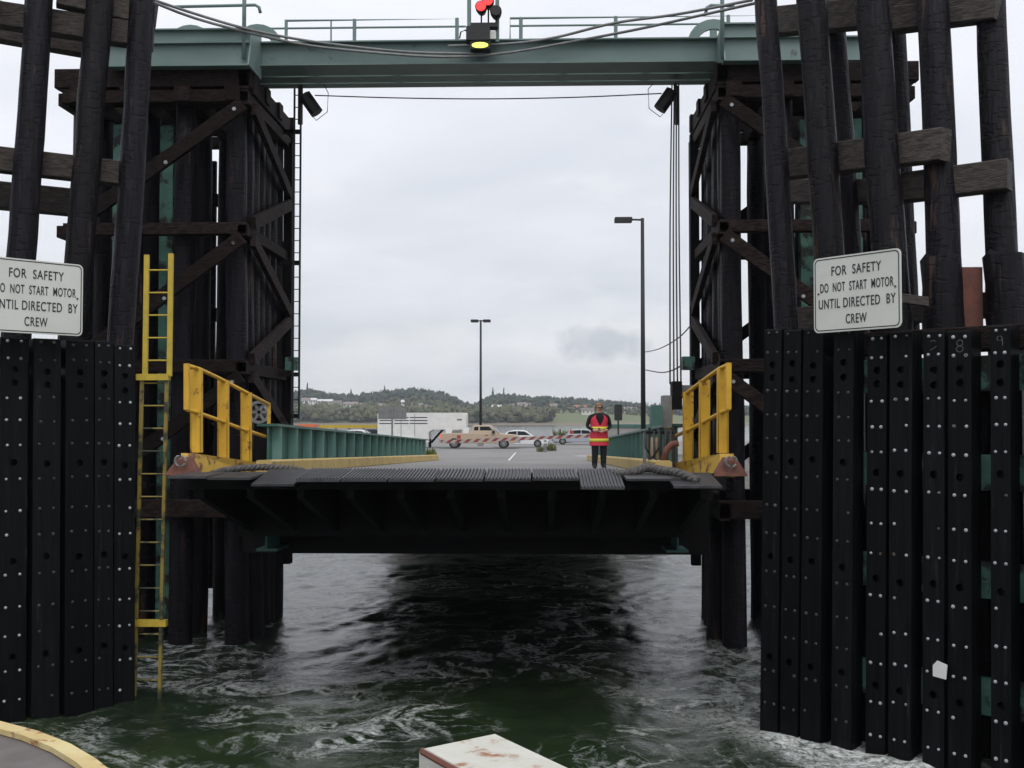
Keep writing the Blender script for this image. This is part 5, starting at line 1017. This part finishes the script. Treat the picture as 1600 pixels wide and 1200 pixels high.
# ------------------------------------------------------------------ crew member
def build_person():
    Y = 25.0; px = 936; x0 = PX(px, Y); z0 = deck_z(Y)+0.002; Hh = (P(px, 630.5, Y=Y).z-z0); s = Hh/1.68
    me = bpy.data.meshes.new('person')
    V = []; E = []; Rr = []
    def v(x, y, z, rx, ry=None): V.append((x, y, z)); Rr.append((rx, ry or rx)); return len(V)-1
    def ch(*ids):
        for a, b in zip(ids, ids[1:]): E.append((a, b))
    pel = v(0, 0, .90, .15, .11); w = v(0, 0, 1.05, .14, .105); chs = v(0, .01, 1.24, .16, .115); ub = v(0, .015, 1.36, .12, .09); nk = v(0, .01, 1.44, .055); hd0 = v(0, -.005, 1.50, .062, .07); hd1 = v(0, -.01, 1.575, .076, .09); hd2 = v(0, -.005, 1.635, .06, .07)
    ch(pel, w, chs, ub, nk, hd0, hd1, hd2)
    for q in (-1, 1):
        hip = v(q*.085, 0, .84, .105); kn = v(q*.085, -.015, .48, .085); an = v(q*.088, .02, .09, .068); to = v(q*.105, -.13, .035, .04, .03); ch(pel, hip, kn, an, to)
        sh = v(q*.175, .01, 1.34, .062); el = v(q*.235, .05, 1.09, .046); wr = v(q*.115, -.16, .985, .030); pm = v(q*.06, -.20, .985, .030, .02); ch(ub, sh, el, wr, pm)
        for k in range(4):
            f1 = v(q*(.03), -.215-.004*k, 1.015-.02*k, .0095); f2 = v(q*(.0-.004*k), -.205, 1.01-.02*k, .008); ch(pm, f1, f2)
        th = v(q*.06, -.225, 1.02, .010); th2 = v(q*.03, -.235, 1.035, .009); ch(pm, th, th2)
    WX = 1.30
    me.from_pydata([(a*s*(WX if c < 1.42 else 1.12), b*s*1.1, c*s) for a, b, c in V], E, [])
    ob = bpy.data.objects.new('person', me); C.objects.link(ob); sk = ob.modifiers.new('Skin', 'SKIN'); sk.use_smooth_shade = True
    for i, d in enumerate(me.skin_vertices[0].data): d.radius = (Rr[i][0]*s*(1.22 if V[i][2] < 1.42 else 1.1), Rr[i][1]*s*1.1); d.use_root = (i == 0)
    sub = ob.modifiers.new('Sub', 'SUBSURF'); sub.levels = 2; sub.render_levels = 2
    dg = bpy.context.evaluated_depsgraph_get(); m2 = bpy.data.meshes.new_from_object(ob.evaluated_get(dg)); bpy.data.objects.remove(ob)
    m2.materials.clear()
    for q in (M['cloth_black'], M['skin'], M['black']): m2.materials.append(q)
    for p in m2.polygons:
        c = p.center/s; p.material_index = 1 if (c.z > 1.44 or (c.y < -.165 and .9 < c.z < 1.08)) else (2 if c.z < .10 else 0); p.use_smooth = True
    body = link('person', m2, (x0, Y, z0), rot=(0, 0, R(9))); tag(body, 'crew member in a red and yellow safety vest standing on the ramp', 'person')
    def ring(z, a, b_, n=32, oy=0.0): return [Vector((a*1.22*math.sin(2*math.pi*i/n)*s, (oy-1.1*b_*math.cos(2*math.pi*i/n))*s, z*s)) for i in range(n)]
    prof = [(.60, .205, .165), (.70, .20, .16), (.80, .192, .155), (.88, .188, .152), (.95, .182, .149), (1.02, .178, .142), (1.10, .180, .142), (1.18, .186, .145), (1.26, .192, .145), (1.33, .185, .13), (1.385, .135, .105), (1.41, .09, .085)]
    zs_ = np.linspace(prof[0][0], prof[-1][0], 40); n = 72; pz = [p[0] for p in prof]
    dense = [(z, float(np.interp(z, pz, [p[1] for p in prof])), float(np.interp(z, pz, [p[2] for p in prof]))) for z in zs_]
    b = MB(); rs = [ring(*p, n=n, oy=.01) for p in dense]; vs = [q for r in rs for q in r]; fs = []
    for k in range(len(dense)-1):
        zc = (dense[k][0]+dense[k+1][0])/2
        for i in range(n):
            ang = min(i+.5, n-i-.5)/n*360      # degrees away from straight ahead
            if zc > 1.10 and ang < (zc-1.09)*125: continue            # V neck
            if 1.12 < zc < 1.34 and 78 < ang < 102: continue           # arm holes
            fs.append((k*n+i, k*n+(i+1) % n, (k+1)*n+(i+1) % n, (k+1)*n+i))
    b.add(vs, fs); vo = b.build('vest', M['vest'], body, local=True, loc=(x0, Y, z0), smooth=True)
    md = vo.modifiers.new('Solid', 'SOLIDIFY'); md.thickness = .012
    for za, zb in ((.70, .785), (1.00, 1.085)):
        b = MB(); a0 = np.interp(za, [p[0] for p in prof], [p[1] for p in prof])+.006; b0 = np.interp(za, [p[0] for p in prof], [p[2] for p in prof])+.006
        b.rings([ring(za, a0, b0, oy=.01), ring(zb, a0, b0, oy=.01)], caps=False); o = b.build('reflective_band', M['vest_band'], vo, local=True, loc=(x0, Y, z0), smooth=True); o.modifiers.new('Solid', 'SOLIDIFY').thickness = .008
    b = MB(); n = 16; rg = []
    for k in range(7):
        th = R(2+88*k/6); rg.append([Vector(((.104+.01*math.sin(i*3))*math.sin(th)*math.sin(2*math.pi*i/n)*s, (.015-.105*math.sin(th)*math.cos(2*math.pi*i/n)*(0.9 if math.cos(2*math.pi*i/n) > 0 else 1.05))*s, (1.59+.11*math.cos(th)-(0.05*th if math.cos(2*math.pi*i/n) < .2 else -0.018*th))*s)) for i in range(n)])
    b.rings(rg[::-1]); b.build('hair', M['hair'], body, local=True, loc=(x0, Y, z0), smooth=True)
    b = MB(); b.box((-.066*s, -.125*s, 1.565*s), (.066*s, -.09*s, 1.592*s), .2); b.build('sunglasses', M['black'], body, local=True, loc=(x0, Y, z0))
    b = MB(); b.add([(0, -.128*s, 1.535*s), (-.014*s, -.092*s, 1.53*s), (.014*s, -.092*s, 1.53*s), (0, -.092*s, 1.575*s)], [(0, 2, 1), (0, 1, 3), (0, 3, 2), (1, 2, 3)]); b.build('nose', M['skin'], body, local=True, loc=(x0, Y, z0))
    b = MB(); b.box((-.022*s, -.093*s, 1.505*s), (.022*s, -.085*s, 1.513*s)); b.build('mouth', M['car_red'], body, local=True, loc=(x0, Y, z0))
    for q in (-1, 1): b = MB(); b.tube([(q*.078*s, .0, 1.54*s), (q*.086*s, .005*s, 1.585*s)], [.012*s, .018*s], 8); b.build('ear', M['skin'], body, local=True, loc=(x0, Y, z0))
    b = MB(); b.beam((-.06*s, -.235*s, .93*s), (-.05*s, -.235*s, 1.06*s), .06*s, .03*s, (0, 1, 0)); d = b.build('handset', M['car_dark'], None, local=True, loc=(x0, Y, z0), rot=(0, 0, R(9))); tag(d, 'dark handset held in the hands of the crew member', 'radio')
build_person()

# ------------------------------------------------------------------ air
b = MB(); b.box((-1700, -80, -1.6), (1700, 2000, 75)); hz = b.build('haze', bpy.data.materials.new('sea_air'), kind='stuff')
bm_ = bmesh.new(); bm_.from_mesh(hz.data); bmesh.ops.remove_doubles(bm_, verts=bm_.verts, dist=0.001); bmesh.ops.recalc_face_normals(bm_, faces=bm_.faces); bm_.to_mesh(hz.data); bm_.free()
hm = hz.data.materials[0]; hm.use_nodes = True; N, L = nodes_of(hm); N.clear(); ho = N.new('ShaderNodeOutputMaterial'); hv = N.new('ShaderNodeVolumePrincipled'); hv.inputs['Color'].default_value = (0.80, 0.86, 0.95, 1); hv.inputs['Density'].default_value = 0.00018; hv.inputs['Anisotropy'].default_value = 0.2; L(hv.outputs[0], ho.inputs['Volume'])
